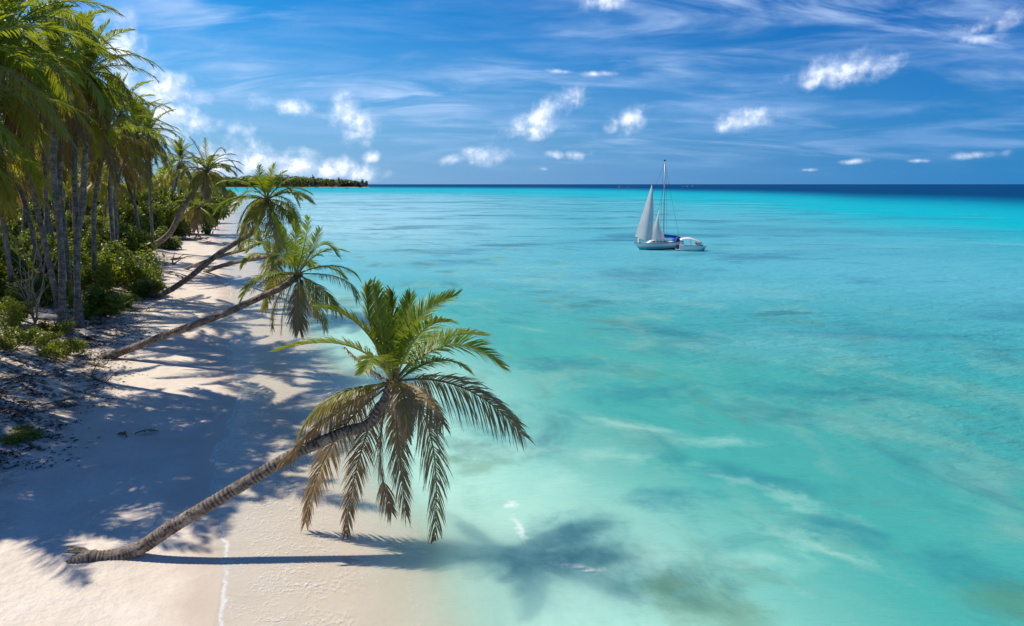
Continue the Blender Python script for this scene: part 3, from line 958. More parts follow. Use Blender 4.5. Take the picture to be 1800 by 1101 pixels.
# ---- second palm
def px(*a): return a
second = [
 ((520, 440, .2), (519, 388, .4), GR), ((535, 432, -.5), (543, 382, -.8), GR), ((548, 440, .5), (564, 401, 1.2), GR),
 ((563, 432, .2), (592, 449, .6), dict(GR, lmax=.85)), ((500, 432, -.6), (478, 380, -1), GR), ((508, 440, .8), (492, 398, 1.6), GR),
 ((470, 430, .1), (435, 444, .2), dict(GR, lmax=.7)), ((482, 484, -.3), (442, 513, -.5), dict(YB, dry=.15)),
 ((588, 468, .2), (629, 488, .4), dict(GR, dry=.1, droop=.6)), ((600, 490, -.4), (628, 526, -.6), dict(YB, dry=.35)),
 ((556, 520, -.5), (572, 580, -.8), dict(YB, dry=.3)), ((527, 525, -.2), (520, 558, -.3), dict(BR, dry=.45)),
 ((503, 525, -.1), (494, 588, -.2), dict(YB, dry=.4)), ((488, 525, .2), (480, 577, .2), dict(YB, dry=.35)), ((480, 510, .8), (464, 545, 1.2), dict(YB, dry=.2)),
 ((545, 525, 1.0), (560, 560, 1.6), dict(YB, dry=.3)),
]
leaning_palm('green palm leaning low to the right, second from the viewer',
    [(190, 628), (240, 609), (295, 588), (345, 570), (400, 549), (459, 522), (500, 503)],
    .22, .16, (524, 483), 35.5, .95, second, 5, extra=9, flen=3.2, nl=54, lmax=.92, width=.065, flare=1.25)

# ---- third palm, dense crown
third = [
 ((458, 320, .2), (455, 291, .4), GR), ((473, 318, -.4), (484, 289, -.8), GR), ((484, 318, .5), (503, 302, 1), GR),
 ((500, 328, .2), (525, 362, .4), dict(GR, droop=.5)), ((502, 350, -.5), (527, 392, -.9), dict(GR, droop=.7)), ((452, 312, -.2), (437, 330, -.4), dict(GR, droop=.4)),
 ((438, 336, .2), (416, 360, .3), dict(GR, droop=.6)), ((437, 362, -.3), (418, 412, -.5), dict(GR, droop=.7)), ((497, 372, .2), (522, 412, .3), dict(GR, droop=.8)),
 ((448, 385, -.4), (437, 432, -.7), dict(YB, dry=.1)), ((470, 385, -.6), (472, 436, -1), dict(YB, dry=.05)), ((490, 380, -.6), (502, 430, -1), dict(YB, dry=.0)),
 ((456, 390, .6), (452, 428, 1), dict(YB, dry=.2)), ((482, 385, .8), (488, 428, 1.3), dict(YB, dry=.1)),
]
leaning_palm('palm with dense round crown leaning over the beach, third from the viewer',
    [(240, 517), (281, 518), (327, 492), (381, 449), (420, 423), (447, 404)],
    .25, .18, (470, 352), 52.0, 1.0, third, 7, extra=20, flen=4.2, nl=48, lmax=1.0, width=.085, flare=1.2, leaf='frond_bright', nuts=5, rib=.04)
# ---- two low trunks beside it
leaning_palm('lowest leaning palm, trunk almost level, yellowish fronds hanging to the sand',
    [(362, 478), (385, 469), (420, 460), (450, 455)],
    .22, .17, (478, 449), 56.0, 1.0,
    [((478, 470, -.3), (476, 500, -.5), dict(YB, dry=.25, lmax=1)), ((492, 465, .2), (500, 490, .3), dict(YB, dry=.2, lmax=1)), ((486, 472, -.6), (486, 500, -1), dict(YB, dry=.3, lmax=1)), ((470, 462, .6), (466, 486, 1), dict(YB, dry=.3, lmax=1))],
    11, extra=6, flen=3.2, nl=40, lmax=.9, width=.09, leaf='frond', nuts=0, rib=.04)
leaning_palm('thin palm trunk stretched level between two thicker leaning trunks',
    [(327, 473), (362, 459), (400, 447), (436, 437)],
    .17, .14, (458, 424), 62.0, 1.1,
    [((470, 440, 0), (480, 466, 0), dict(YB, dry=.1, lmax=1)), ((445, 412, .5), (430, 400, 1), GR), ((470, 410, .5), (490, 400, 1), GR)],
    12, extra=6, flen=3.4, nl=36, lmax=.9, width=.10, leaf='frond', nuts=0, rib=.04)
# ---- fourth palm
fourth = [
 ((350, 266, .3), (333, 241, .6), dict(GR, lmax=.9)), ((362, 270, -.4), (361, 243, -.8), GR), ((383, 264, .3), (395, 268, .6), GR),
 ((395, 278, .2), (416, 300, .4), dict(GR, droop=.5)), ((338, 272, -.4), (314, 264, -.8), GR), ((335, 283, .3), (301, 296, .6), dict(YB, dry=.25)),
 ((342, 300, -.5), (309, 340, -1), dict(YB, dry=.1)), ((392, 306, -.4), (418, 336, -.8), dict(YB, dry=.05)), ((388, 324, .3), (412, 368, .6), dict(YB, dry=.2)),
 ((376, 322, -.6), (386, 356, -1), dict(YB, dry=.05)), ((348, 300, .8), (330, 330, 1.4), dict(YB, dry=.1)), ((358, 322, -.4), (350, 358, -.7), dict(YB, dry=.1)),
]
leaning_palm('far palm leaning from the tree line above the driftwood bank',
    [(258, 438), (282, 424), (300, 408), (313, 383), (330, 354)],
    .42, .27, (364, 300), 96.0, 1.3, fourth, 9, extra=20, flen=5.0, nl=40, lmax=1.15, width=.15, leaf='frond_bright', flare=1.2, nuts=5, rib=.06)
fifth = [
 ((338, 362, .2), (331, 395, .4), dict(YB, dry=.1)), ((330, 356, -.4), (306, 368, -.8), dict(YB, dry=.1)), ((372, 362, .3), (392, 382, .6), GR),
 ((366, 374, -.3), (375, 396, -.6), dict(BR, dry=.55)), ((354, 380, .2), (355, 408, .3), dict(BR, dry=.6)), ((372, 354, .2), (392, 358, .4), GR), ((346, 348, .2), (341, 338, .4), GR), ((360, 348, .2), (368, 336, .4), GR),
]
leaning_palm('small bushy palm tucked under the crown of a taller leaning palm',
    [(289, 408), (310, 394), (329, 383)],
    .34, .25, (351, 365), 118.0, 1.3, fifth, 10, extra=12, flen=4.4, nl=36, lmax=1.5, width=.17, leaf='frond_bright', nuts=0, rib=.06)

# ------------------------------------------------------------------ upright palms of the grove
def upright_palm(label, px_list, y0, y1, r0, r1, crown_px, seed, group='palms standing in the grove', rings=True, scale=1.0, n=24, kind='tall', base=None):
    rnd = random.Random(seed)
    b = at_y(px_list[0][0], px_list[0][1], y0)
    gz = ground_z(b.x, b.y) - .1
    b0 = Vector((b.x, b.y, gz))
    root = thing('palm_tree', label, 'palm tree', b0, group)
    m = len(px_list)
    pts = [b0] + [at_y(u, v, y0 + (y1 - y0) * (i + 1) / (m + 1)) for i, (u, v) in enumerate(px_list[1:])]
    c = at_y(crown_px[0], crown_px[1], y1)
    pts.append(c)
    trunk_obj(pts, r0 * .72, r1 * .76, root, rings, 10, M['bark_far'], 1.7)
    add_crown(root, c - b0, rnd, n, kind, scale)
    if kind == 'tall': add_nuts(root, c, rnd, 4)
    return root

GROVE = [
 ('tall grey palm nearest the beach, standing left of the twin trunks', [(105, 553), (109, 470), (101, 362), (94, 294)], 42, 42, .28, .20, (98, 112), .98),
 ('left palm of the twin trunks rising from one gnarled foot', [(131, 537), (136, 416), (131, 296)], 44, 45, .26, .19, (140, 185), .92),
 ('right palm of the twin trunks rising from one gnarled foot', [(136, 537), (134, 443), (146, 362), (148, 302)], 44, 44, .25, .19, (158, 128), .86),
 ('slim palm trunk directly behind the tall grey palm', [(118, 470), (113, 397), (106, 320)], 52, 53, .24, .18, (110, 190), 1.0),
 ('palm leaning left behind the dead branches', [(95, 470), (65, 367), (52, 313)], 48, 46, .26, .19, (28, 150), 1.05),
 ('strongly leaning dark trunk at the left edge', [(70, 430), (40, 345), (5, 310)], 52, 50, .24, .18, (-60, 230), 1.0),
 ('left one of a close pair of slim trunks above the lime green shrub', [(198, 420), (197, 400), (193, 315)], 74, 74, .30, .22, (212, 200), 1.05),
 ('right one of a close pair of slim trunks above the lime green shrub', [(203, 420), (204, 380), (204, 326)], 76, 76, .30, .22, (240, 236), 1.0),
 ('palm trunk slanting right to left in the clearing behind the pair', [(246, 405), (238, 365), (226, 329)], 86, 86, .30, .22, (214, 282), 1.0),
 ('thin straight trunk standing before the far thicket', [(265, 395), (264, 337), (264, 302)], 98, 98, .30, .22, (262, 236), .95),
 ('short pale trunk slanting at the far end of the grove', [(298, 372), (302, 351), (309, 324)], 135, 135, .36, .28, (318, 282), 1.0),
 ('palm whose crown hangs highest at the left edge of the view', [(-50, 500), (-45, 380), (-30, 280)], 36, 34, .28, .20, (22, 52), 1.0),
 ('palm with long hanging brown tipped fronds at the left edge', [(-110, 520), (-95, 380), (-70, 280)], 34, 32, .28, .20, (-6, 140), 1.0),
 ('palm crown drooping over the twin trunks', [(160, 450), (165, 380), (172, 320)], 58, 58, .27, .20, (188, 232), 1.05),
 ('palm crown filling the dark middle of the grove', [(80, 460), (82, 390), (80, 330)], 60, 60, .27, .20, (74, 222), 1.05),
]
for i, (lab, pxs, y0, y1, r0, r1, cr, sc) in enumerate(GROVE):
    upright_palm(lab, pxs, y0, y1, r0, r1, cr, 100 + i, scale=sc, n=32)

# palms, shrubs and trees deeper in the wood: the ones that show, each with its own label; the rest are left out
FILTER = True
SEEN = {
 'deep': {
  0: 'fourth from left of the shaded palms left of the palm leaning left',
  1: 'leftmost of the shaded palms between twin trunks and close trunk pair',
  2: 'third from left of the shaded palms left of the palm leaning left',
  4: 'second from left of the shaded palms between twin trunks and close trunk pair',
  6: 'second from left of the shaded palms between close trunk pair and slanting palm',
  7: 'leftmost of the shaded palms between close trunk pair and slanting palm',
  8: 'third from left of the shaded palms between twin trunks and close trunk pair',
  10: 'rightmost of the shaded palms between close trunk pair and slanting palm',
  13: 'leftmost of the shaded palms left of the palm leaning left',
  14: 'fifth from left of the shaded palms left of the palm leaning left',
  19: 'second from left of the shaded palms between palm leaning left and tall grey palm',
  20: 'rightmost of the shaded palms between twin trunks and close trunk pair',
  26: 'leftmost of the shaded palms between palm leaning left and tall grey palm',
  28: 'rightmost of the shaded palms left of the palm leaning left',
  29: 'fourth from left of the shaded palms between twin trunks and close trunk pair',
  33: 'second from left of the shaded palms left of the palm leaning left',
  34: 'rightmost of the shaded palms between palm leaning left and tall grey palm',
  35: 'leftmost of the shaded palms between tall grey palm and twin trunks',
  37: 'rightmost of the shaded palms between tall grey palm and twin trunks',
 },
 'under': {
  1: 'leftmost of the shady shrubs left of the palm leaning left',
  2: 'rightmost of the shady shrubs between palm leaning left and tall grey palm',
  4: 'sixth from left of the shady shrubs between twin trunks and close trunk pair',
  10: 'third from left of the shady shrubs between palm leaning left and tall grey palm',
  11: 'eighth from left of the shady shrubs between twin trunks and close trunk pair',
  12: 'fourth from left of the shady shrubs between palm leaning left and tall grey palm',
  14: 'ninth from left of the shady shrubs between twin trunks and close trunk pair',
  15: 'leftmost of the shady shrubs between twin trunks and close trunk pair',
  17: 'leftmost of the shady shrubs between tall grey palm and twin trunks',
  21: 'third from left of the shady shrubs between twin trunks and close trunk pair',
  22: 'second from left of the shady shrubs between tall grey palm and twin trunks',
  26: 'third from left of the shady shrubs between tall grey palm and twin trunks',
  31: 'second from left of the shady shrubs left of the palm leaning left',
  34: 'shady shrub seen between close trunk pair and slanting palm',
  37: 'fourth from left of the shady shrubs between twin trunks and close trunk pair',
  38: 'rightmost of the shady shrubs between twin trunks and close trunk pair',
  39: 'second from left of the shady shrubs between twin trunks and close trunk pair',
  40: 'fifth from left of the shady shrubs between twin trunks and close trunk pair',
  43: 'rightmost of the shady shrubs between tall grey palm and twin trunks',
  47: 'rightmost of the shady shrubs left of the palm leaning left',
  50: 'second from left of the shady shrubs between palm leaning left and tall grey palm',
  52: 'leftmost of the shady shrubs between palm leaning left and tall grey palm',
  55: 'seventh from left of the shady shrubs between twin trunks and close trunk pair',
 },
 'trees': {
  1: 'rightmost of the leafy trees between twin trunks and close trunk pair',
  13: 'third from left of the leafy trees between slanting palm and thin straight trunk',
  14: 'leftmost of the leafy trees between twin trunks and close trunk pair',
  17: 'rightmost of the leafy trees seaward of the far leaning palm',
  21: 'second from left of the leafy trees between thin straight trunk and far leaning palm',
  22: 'rightmost of the leafy trees left of the palm leaning left',
  29: 'leftmost of the leafy trees between thin straight trunk and far leaning palm',
  32: 'eighth from left of the leafy trees seaward of the far leaning palm',
  35: 'leafy tree seen between close trunk pair and slanting palm',
  44: 'third from left of the leafy trees seaward of the far leaning palm',
  52: 'rightmost of the leafy trees between thin straight trunk and far leaning palm',
  58: 'third from left of the leafy trees between thin straight trunk and far leaning palm',
  59: 'fifth from left of the leafy trees seaward of the far leaning palm',
  67: 'rightmost of the leafy trees between slanting palm and thin straight trunk',
  69: 'seventh from left of the leafy trees seaward of the far leaning palm',
  71: 'leftmost of the leafy trees between palm leaning left and tall grey palm',
  94: 'fourth from left of the leafy trees seaward of the far leaning palm',
  99: 'leftmost of the leafy trees left of the palm leaning left',
  100: 'rightmost of the leafy trees between palm leaning left and tall grey palm',
  108: 'leftmost of the leafy trees between slanting palm and thin straight trunk',
  114: 'second from left of the leafy trees seaward of the far leaning palm',
  117: 'second from left of the leafy trees between slanting palm and thin straight trunk',
  139: 'leftmost of the leafy trees seaward of the far leaning palm',
  148: 'sixth from left of the leafy trees seaward of the far leaning palm',
 },
 'fpalm': {
  3: 'third from left of the distant palms between thin straight trunk and far leaning palm',
  10: 'rightmost of the distant palms seaward of the far leaning palm',
  11: 'second from left of the distant palms seaward of the far leaning palm',
  12: 'fourth from left of the distant palms between thin straight trunk and far leaning palm',
  14: 'leftmost of the distant palms between thin straight trunk and far leaning palm',
  23: 'distant palm seen between close trunk pair and slanting palm',
  27: 'leftmost of the distant palms seaward of the far leaning palm',
  32: 'ninth from left of the distant palms between thin straight trunk and far leaning palm',
  37: 'second from left of the distant palms between thin straight trunk and far leaning palm',
  38: 'rightmost of the distant palms between thin straight trunk and far leaning palm',
  39: 'rightmost of the distant palms between slanting palm and thin straight trunk',
  42: 'sixth from left of the distant palms between thin straight trunk and far leaning palm',
  46: 'fifth from left of the distant palms between thin straight trunk and far leaning palm',
  49: 'leftmost of the distant palms between slanting palm and thin straight trunk',
  51: 'eighth from left of the distant palms between thin straight trunk and far leaning palm',
  55: 'seventh from left of the distant palms between thin straight trunk and far leaning palm',
  57: 'third from left of the distant palms seaward of the far leaning palm',
 },
}
rndg = random.Random(77)
def wood_palm(x, y, h, lean, label, group, kind='far', n=20):
    rndg = random.Random(int(x * 971 + y * 131))
    z = ground_z(x, y) - .1
    b = Vector((x, y, z))
    root = thing('palm_tree', label, 'palm tree', b, group)
    c = b + Vector((lean[0], lean[1], h))
    mid = b.lerp(c, .5) + Vector((-.12 * lean[0], -.12 * lean[1], .0)) + Vector((rndg.uniform(-.2, .2), rndg.uniform(-.2, .2), 0))
    trunk_obj([b, mid, c], .18, .13, root, False, 8, M['bark_far'], 1.4)
    add_crown(root, c - b, rndg, n, kind, rndg.uniform(.9, 1.1))
placed = []
tries = 0
while len(placed) < 38 and tries < 4000:
    tries += 1
    y = rndg.uniform(42, 135)
    s = rndg.uniform(15, 15 + .45 * y)
    x = float(shore_x(y)) - s
    if any((x - a) ** 2 + (y - b) ** 2 < 14 for a, b in placed): continue
    u = 900 + F * x / (y * cp)
    if u < -120: continue
    placed.append((x, y))
    args = (rndg.uniform(9, 13.5), (rndg.uniform(-1, 2.2), rndg.uniform(-1.2, 1.2)))
    lab = SEEN['deep'].get(len(placed) - 1, None if FILTER else 'deep #%d' % (len(placed) - 1))
    if lab: wood_palm(x, y, *args, lab, 'palms deep in the grove')
# beside the frame on the left, the palms whose shade falls across the sand
SHADE_SEEN = {1: 'palm with a broad low crown across the upper left corner', 3: 'palm whose drooping frond tips just enter at the left edge',
              7: 'palm crown at the left edge between two lower crowns', 11: 'nearest palm crown, its fronds spreading in from the left edge'}
for qi, (x, y, h, lx, ly) in enumerate(((-27.5, 30, 11.5, 1.5, -.4), (-24.5, 27.5, 11.5, 2.6, .2), (-28, 25, 12, 2.4, 0), (-23.5, 24.6, 12, 2.0, .3), (-31, 33, 13, 1, 0), (-26, 22.5, 11.5, 2.4, 0), (-34, 37, 13.5, 1, 0), (-25.5, 29.5, 13.5, 1.8, 0), (-24, 21.6, 9, 1.3, .3), (-28, 27.3, 14.5, 2.5, 0), (-30, 23.8, 14, 2, 0), (-22, 26.4, 13.8, 1.2, 0))):
    wood_palm(x, y, h, (lx, ly), SHADE_SEEN.get(qi, 'palm standing just left of the view, shading the near sand'), 'palms shading the near sand', 'tall', 24)

# ------------------------------------------------------------------ shrubs
def leaf_cloud(rng, lumps, n, size, asp=.55):
    """diamond leaves scattered through ellipsoid lumps (cx,cy,cz,rx,ry,rz)"""
    L = np.array(lumps, dtype=float)
    vol = L[:, 3] * L[:, 4] * L[:, 5]
    k = rng.choice(len(L), n, p=vol / vol.sum())
    d = rng.normal(size=(n, 3)); d /= np.linalg.norm(d, axis=1)[:, None]
    r = rng.random(n) ** .45
    P = L[k, :3] + d * r[:, None] * L[k, 3:6]
    keep = P[:, 2] > .02
    P = P[keep]; d = d[keep]; n = len(P)
    nrm = d * .6 + rng.normal(size=(n, 3)) * .55 + np.array([0, 0, .55]); nrm /= np.linalg.norm(nrm, axis=1)[:, None]
    a = np.cross(nrm, rng.normal(size=(n, 3))); a /= np.linalg.norm(a, axis=1)[:, None]
    b = np.cross(nrm, a)
    s = size * rng.uniform(.6, 1.25, n)[:, None]
    tip = P + a * s; bas = P - a * s
    l = P + b * s * asp + nrm * s * .12; rr = P - b * s * asp + nrm * s * .12
    V = np.stack([bas, l, tip, rr], 1).reshape(-1, 3)
    i = np.arange(n) * 4
    Fc = np.stack([np.stack([i, i + 1, i + 2], 1), np.stack([i, i + 2, i + 3], 1)], 1).reshape(-1, 3)
    tint = np.repeat(np.clip(rng.normal(.45, .22, n), 0, 1), 4)
    dry = np.repeat(np.where(rng.random(n) < .04, .6, 0.0), 4)
    return V, Fc, tint, dry
def cloud_mesh(name, V, Fc, tint, dry, mat):
    me = bpy.data.meshes.new(name)
    me.vertices.add(len(V)); me.vertices.foreach_set('co', V.astype(np.float32).ravel())
    me.loops.add(Fc.size); me.loops.foreach_set('vertex_index', Fc.astype(np.int32).ravel())
    me.polygons.add(len(Fc)); me.polygons.foreach_set('loop_start', np.arange(0, Fc.size, 3, dtype=np.int32))
    me.update(calc_edges=True)
    for k, v in (('tint', tint), ('dry', dry)):
        a = me.attributes.new(k, 'FLOAT', 'POINT'); a.data.foreach_set('value', v.astype(np.float32))
    me.materials.append(mat)
    return me
def shrub_meshes(seed, mat, n=3600, size=.10, spread=1.0, tall=1.0):
    rng = np.random.default_rng(seed)
    lumps = []
    for i in range(11):
        a = rng.random() * 6.28; r = spread * rng.random() ** .5 * .75
        rz = rng.uniform(.22, .42)
        lumps.append((r * math.cos(a), r * math.sin(a), tall * rng.uniform(.15, .85) * (1 - .35 * r), rng.uniform(.22, .42), rng.uniform(.22, .42), rz * tall))
    V, Fc, t, d = leaf_cloud(rng, lumps, n, size)
    fol = cloud_mesh('foliage', V, Fc, t, d, mat)
    mb = MB()
    for (x, y, z, a, b, c) in lumps[:8]:
        mb.tube([(0, 0, -.1), (x * .45, y * .45, z * .5), (x, y, z)], [.035, .022, .008], 5)
    st = mesh('stem', mb.v, mb.f, [M['stem']])
    return fol, st
SHRUB = {
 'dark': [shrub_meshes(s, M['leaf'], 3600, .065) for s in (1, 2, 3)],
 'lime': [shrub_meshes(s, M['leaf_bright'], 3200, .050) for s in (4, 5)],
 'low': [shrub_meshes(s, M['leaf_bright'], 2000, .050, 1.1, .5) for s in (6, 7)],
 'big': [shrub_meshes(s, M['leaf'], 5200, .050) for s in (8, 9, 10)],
}
def shrub(kind, i, x, y, w_, h, label, group='shrubs under the palms', rot=0, name='shrub', cat='shrub', dz=0):
    fol, st = SHRUB[kind][i % len(SHRUB[kind])]
    z = ground_z(x, y)
    o = thing(name, label, cat, (x, y, z - .05 + dz), group, rot)
    f = link('foliage', fol, o); f.scale = (w_, w_, h)
    s = link('stem', st, o); s.scale = (w_, w_, h)
    return o
def shrub_px(kind, i, u, v, zg, w_, h, label, **kw):
    p = on_z(u, v, zg)
    return shrub(kind, i, p.x, p.y, w_, h, label, **kw)
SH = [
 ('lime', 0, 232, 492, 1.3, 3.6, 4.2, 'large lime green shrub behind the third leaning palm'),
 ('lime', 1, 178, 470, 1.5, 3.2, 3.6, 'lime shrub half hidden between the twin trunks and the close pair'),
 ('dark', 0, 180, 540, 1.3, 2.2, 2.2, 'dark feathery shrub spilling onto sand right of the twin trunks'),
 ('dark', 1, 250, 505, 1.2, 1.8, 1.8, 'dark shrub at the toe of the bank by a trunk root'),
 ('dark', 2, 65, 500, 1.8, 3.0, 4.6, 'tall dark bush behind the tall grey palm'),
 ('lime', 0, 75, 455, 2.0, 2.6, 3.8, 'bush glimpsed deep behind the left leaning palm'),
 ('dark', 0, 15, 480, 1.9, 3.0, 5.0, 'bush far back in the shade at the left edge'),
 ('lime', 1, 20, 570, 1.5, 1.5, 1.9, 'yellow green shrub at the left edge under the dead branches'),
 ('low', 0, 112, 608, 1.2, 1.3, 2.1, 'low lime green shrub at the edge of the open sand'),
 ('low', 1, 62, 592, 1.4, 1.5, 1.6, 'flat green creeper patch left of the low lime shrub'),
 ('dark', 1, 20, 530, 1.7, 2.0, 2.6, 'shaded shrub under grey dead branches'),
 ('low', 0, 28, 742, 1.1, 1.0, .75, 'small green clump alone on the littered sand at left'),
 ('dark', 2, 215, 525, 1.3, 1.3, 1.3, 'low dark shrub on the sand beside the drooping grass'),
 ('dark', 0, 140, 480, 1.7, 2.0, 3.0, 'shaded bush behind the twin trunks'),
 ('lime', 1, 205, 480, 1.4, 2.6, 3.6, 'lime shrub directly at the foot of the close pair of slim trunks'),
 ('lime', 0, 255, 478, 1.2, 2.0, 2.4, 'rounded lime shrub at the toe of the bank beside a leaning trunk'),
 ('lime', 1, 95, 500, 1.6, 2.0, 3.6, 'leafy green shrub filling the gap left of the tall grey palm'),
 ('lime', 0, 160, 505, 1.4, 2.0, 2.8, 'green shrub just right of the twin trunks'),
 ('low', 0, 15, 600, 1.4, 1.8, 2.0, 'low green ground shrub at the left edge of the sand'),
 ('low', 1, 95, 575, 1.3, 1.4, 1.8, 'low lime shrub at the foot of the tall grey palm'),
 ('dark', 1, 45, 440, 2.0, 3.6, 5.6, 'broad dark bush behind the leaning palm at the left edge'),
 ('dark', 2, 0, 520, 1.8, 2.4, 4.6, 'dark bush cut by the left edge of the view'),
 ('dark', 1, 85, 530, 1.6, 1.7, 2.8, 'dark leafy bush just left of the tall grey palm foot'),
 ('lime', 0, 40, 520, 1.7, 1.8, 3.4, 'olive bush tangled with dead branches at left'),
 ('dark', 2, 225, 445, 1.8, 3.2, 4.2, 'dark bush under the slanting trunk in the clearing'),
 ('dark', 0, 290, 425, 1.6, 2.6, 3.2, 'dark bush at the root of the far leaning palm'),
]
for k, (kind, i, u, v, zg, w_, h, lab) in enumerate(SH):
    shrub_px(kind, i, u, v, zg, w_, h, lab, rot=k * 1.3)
# understorey behind
rnds = random.Random(5)
cnt = 0; tries = 0
spots = []
while cnt < 60 and tries < 5000:
    tries += 1
    y = rnds.uniform(48, 150)
    s = rnds.uniform(14.5, 16 + .33 * y)
    x = float(shore_x(y)) - s
    u = 900 + F * x / (y * cp)
    if u < -80: continue
    if any((x - a) ** 2 + (y - b) ** 2 < 9 for a, b in spots): continue
    spots.append((x, y)); cnt += 1
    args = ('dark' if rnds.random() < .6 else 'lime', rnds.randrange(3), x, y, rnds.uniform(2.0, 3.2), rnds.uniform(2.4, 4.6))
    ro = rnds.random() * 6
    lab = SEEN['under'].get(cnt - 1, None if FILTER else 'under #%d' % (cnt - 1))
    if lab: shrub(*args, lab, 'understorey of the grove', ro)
# broadleaf trees of the far shore wood
cnt = 0; tries = 0; spots = []
while cnt < 150 and tries < 9000:
    tries += 1
    y = rnds.uniform(105, 420)
    s = rnds.uniform(9 if y < 130 else 2.0, 50 + .10 * y)
    x = float(shore_x(y)) - s
    if any((x - a) ** 2 + (y - b) ** 2 < (3.5 + .008 * y) ** 2 for a, b in spots): continue
    spots.append((x, y)); cnt += 1
    args = ('big', rnds.randrange(3), x, y, rnds.uniform(3.6, 5.6), rnds.uniform(6, 10.5))
    ro = rnds.random() * 6
    lab = SEEN['trees'].get(cnt - 1, None if FILTER else 'trees #%d' % (cnt - 1))
    if lab: shrub(*args, lab, 'trees of the far shore wood', ro, 'broadleaf_tree', 'tree')
FARCROWN = []
for sd in (1, 2, 3):
    rr = random.Random(sd); Vs = []; Fs = []; Ds = []; Ts = []
    for i in range(16):
        pi_, be, lf, dr, li, dry = CLASSES[min(6, int(i / 16 * 7))]
        cur = class_curve(pi_, be, 4.6 * lf, 8)
        V, Fc, D, T_, mb = frond_geo(cur, rr, 12, 1.1, .26, dr, (22, 60), li, dry, .1, .1, 0, 0, 2)
        a = 2.4 * i
        ca, sa = math.cos(a), math.sin(a)
        o = len(Vs)
        Vs += [(q.x * ca - q.y * sa, q.x * sa + q.y * ca, q.z) for q in V]
        Fs += [tuple(j + o for j in f) for f in Fc]; Ds += D; Ts += T_
    FARCROWN.append(mesh('crown', Vs, Fs, [M['frond']], False, {'dry': Ds, 'tint': Ts}))
mbt = MB(); mbt.tube([(0, 0, -.5), (.1, 0, .5), (0, 0, 1)], [.24, .2, .17], 6)
FARTRUNK = mesh('trunk', mbt.v, mbt.f, [M['bark_far']], True, {'ring': [.3] * len(mbt.v)})
cnt = 0; tries = 0
while cnt < 60 and tries < 4000:
    tries += 1
    y = rnds.uniform(120, 430)
    x = float(shore_x(y)) - rnds.uniform(9 if y < 130 else 3, 40 + .1 * y)
    h = rnds.uniform(9, 13.5); cnt += 1
    rr_ = (rnds.uniform(-.15, .15), rnds.uniform(-.15, .15), rnds.random() * 6)
    lab = SEEN['fpalm'].get(cnt - 1, None if FILTER else 'fpalm #%d' % (cnt - 1))
    if not lab: continue
    o = thing('palm_tree', lab, 'palm tree', (x, y, ground_z(x, y)), 'palms of the far shore wood')
    t = link('trunk', FARTRUNK, o); t.scale = (1, 1, h)
    c = link('crown', FARCROWN[cnt % 3], o); c.location = (0, 0, h); c.rotation_euler = rr_

# ------------------------------------------------------------------ drooping grass by the twin trunks
def grass_clump(u, v, zg, n, L, label, seed, name='fern_clump'):
    rnd = random.Random(seed)
    p = on_z(u, v, zg)
    root = thing(name, label, 'fern', (p.x, p.y, ground_z(p.x, p.y) - .03), 'fern clumps on the sand edge')
    for i in range(n):
        cur = class_curve(rnd.uniform(30, 75), rnd.uniform(40, 95), L * rnd.uniform(.7, 1.1), 9)
        g = frond_geo(cur, rnd, 18, L * .22, .035, .4, (25, 60), .1, 0, .15, .08, 0, .05, 2, .012)
        f = link('frond', frond_mesh_joined('frond', g, M['frond_bright'], M['rib']), root)
        f.rotation_euler = (0, 0, rnd.random() * 6.28)
grass_clump(165, 545, 1.3, 16, 1.9, 'drooping green fern at the foot of the twin trunks', 1)
grass_clump(205, 535, 1.2, 12, 1.6, 'drooping fern on the sand right of the twin trunks', 2)

# ------------------------------------------------------------------ dead branches, driftwood, litter
def branch_thing(name, label, cat, base, tips, r, mat, seed, group=None, sub=3):
    rnd = random.Random(seed)
    root = thing(name, label, cat, base, group)
    for tp in tips:
        mb = MB()
        d = Vector(tp) - Vector(base)
        L = d.length
        pts = [Vector((0, 0, 0))]
        for k in range(1, 7):
            pts.append(d * (k / 6) + Vector((rnd.uniform(-1, 1), rnd.uniform(-1, 1), rnd.uniform(-1, 1))) * L * .028)
        mb.tube(pts, [r * (1 - .85 * k / 6) + .004 for k in range(7)], 6)
        for s_ in range(sub):
            k = rnd.randrange(1, 5)
            e = pts[k] + (d.normalized() * .6 + Vector((rnd.uniform(-1, 1), rnd.uniform(-1, 1), rnd.uniform(-.6, 1)))).normalized() * L * rnd.uniform(.2, .4)
            m_ = pts[k].lerp(e, .5) + Vector((rnd.uniform(-1, 1), rnd.uniform(-1, 1), rnd.uniform(-1, 1))) * L * .04
            mb.tube([pts[k], m_, e], [r * .5 * (1 - k / 8), r * .35, .004], 5)
        mb.build('branch', mat, root)
    return root
def gp(u, v, zg=1.2):
    p = on_z(u, v, zg)
    return Vector((p.x, p.y, ground_z(p.x, p.y)))
b0 = gp(60, 560, 1.6)
branch_thing('dead_bush', 'bare grey branches of a dead bush at the left edge', 'dead bush', b0,
    [at_y(70, 350, b0.y - 1), at_y(20, 400, b0.y - .5), at_y(85, 440, b0.y - 2), at_y(40, 470, b0.y - 2), at_y(-10, 380, b0.y), at_y(60, 410, b0.y - 3), at_y(75, 500, b0.y - 3), at_y(20, 360, b0.y - 2)], .035, M['dead'], 4, sub=5)
b1 = gp(302, 462, .6)
branch_thing('driftwood_snag', 'pale driftwood snag sticking up from the bank behind the third leaning palm', 'driftwood', b1 , [b1 + Vector((.6, -.3, 1.6)), b1 + Vector((1.2, 0, .7)), b1 + Vector((-1.5, .5, .3))], .13, M['dead'], 6, 'driftwood along the bank')
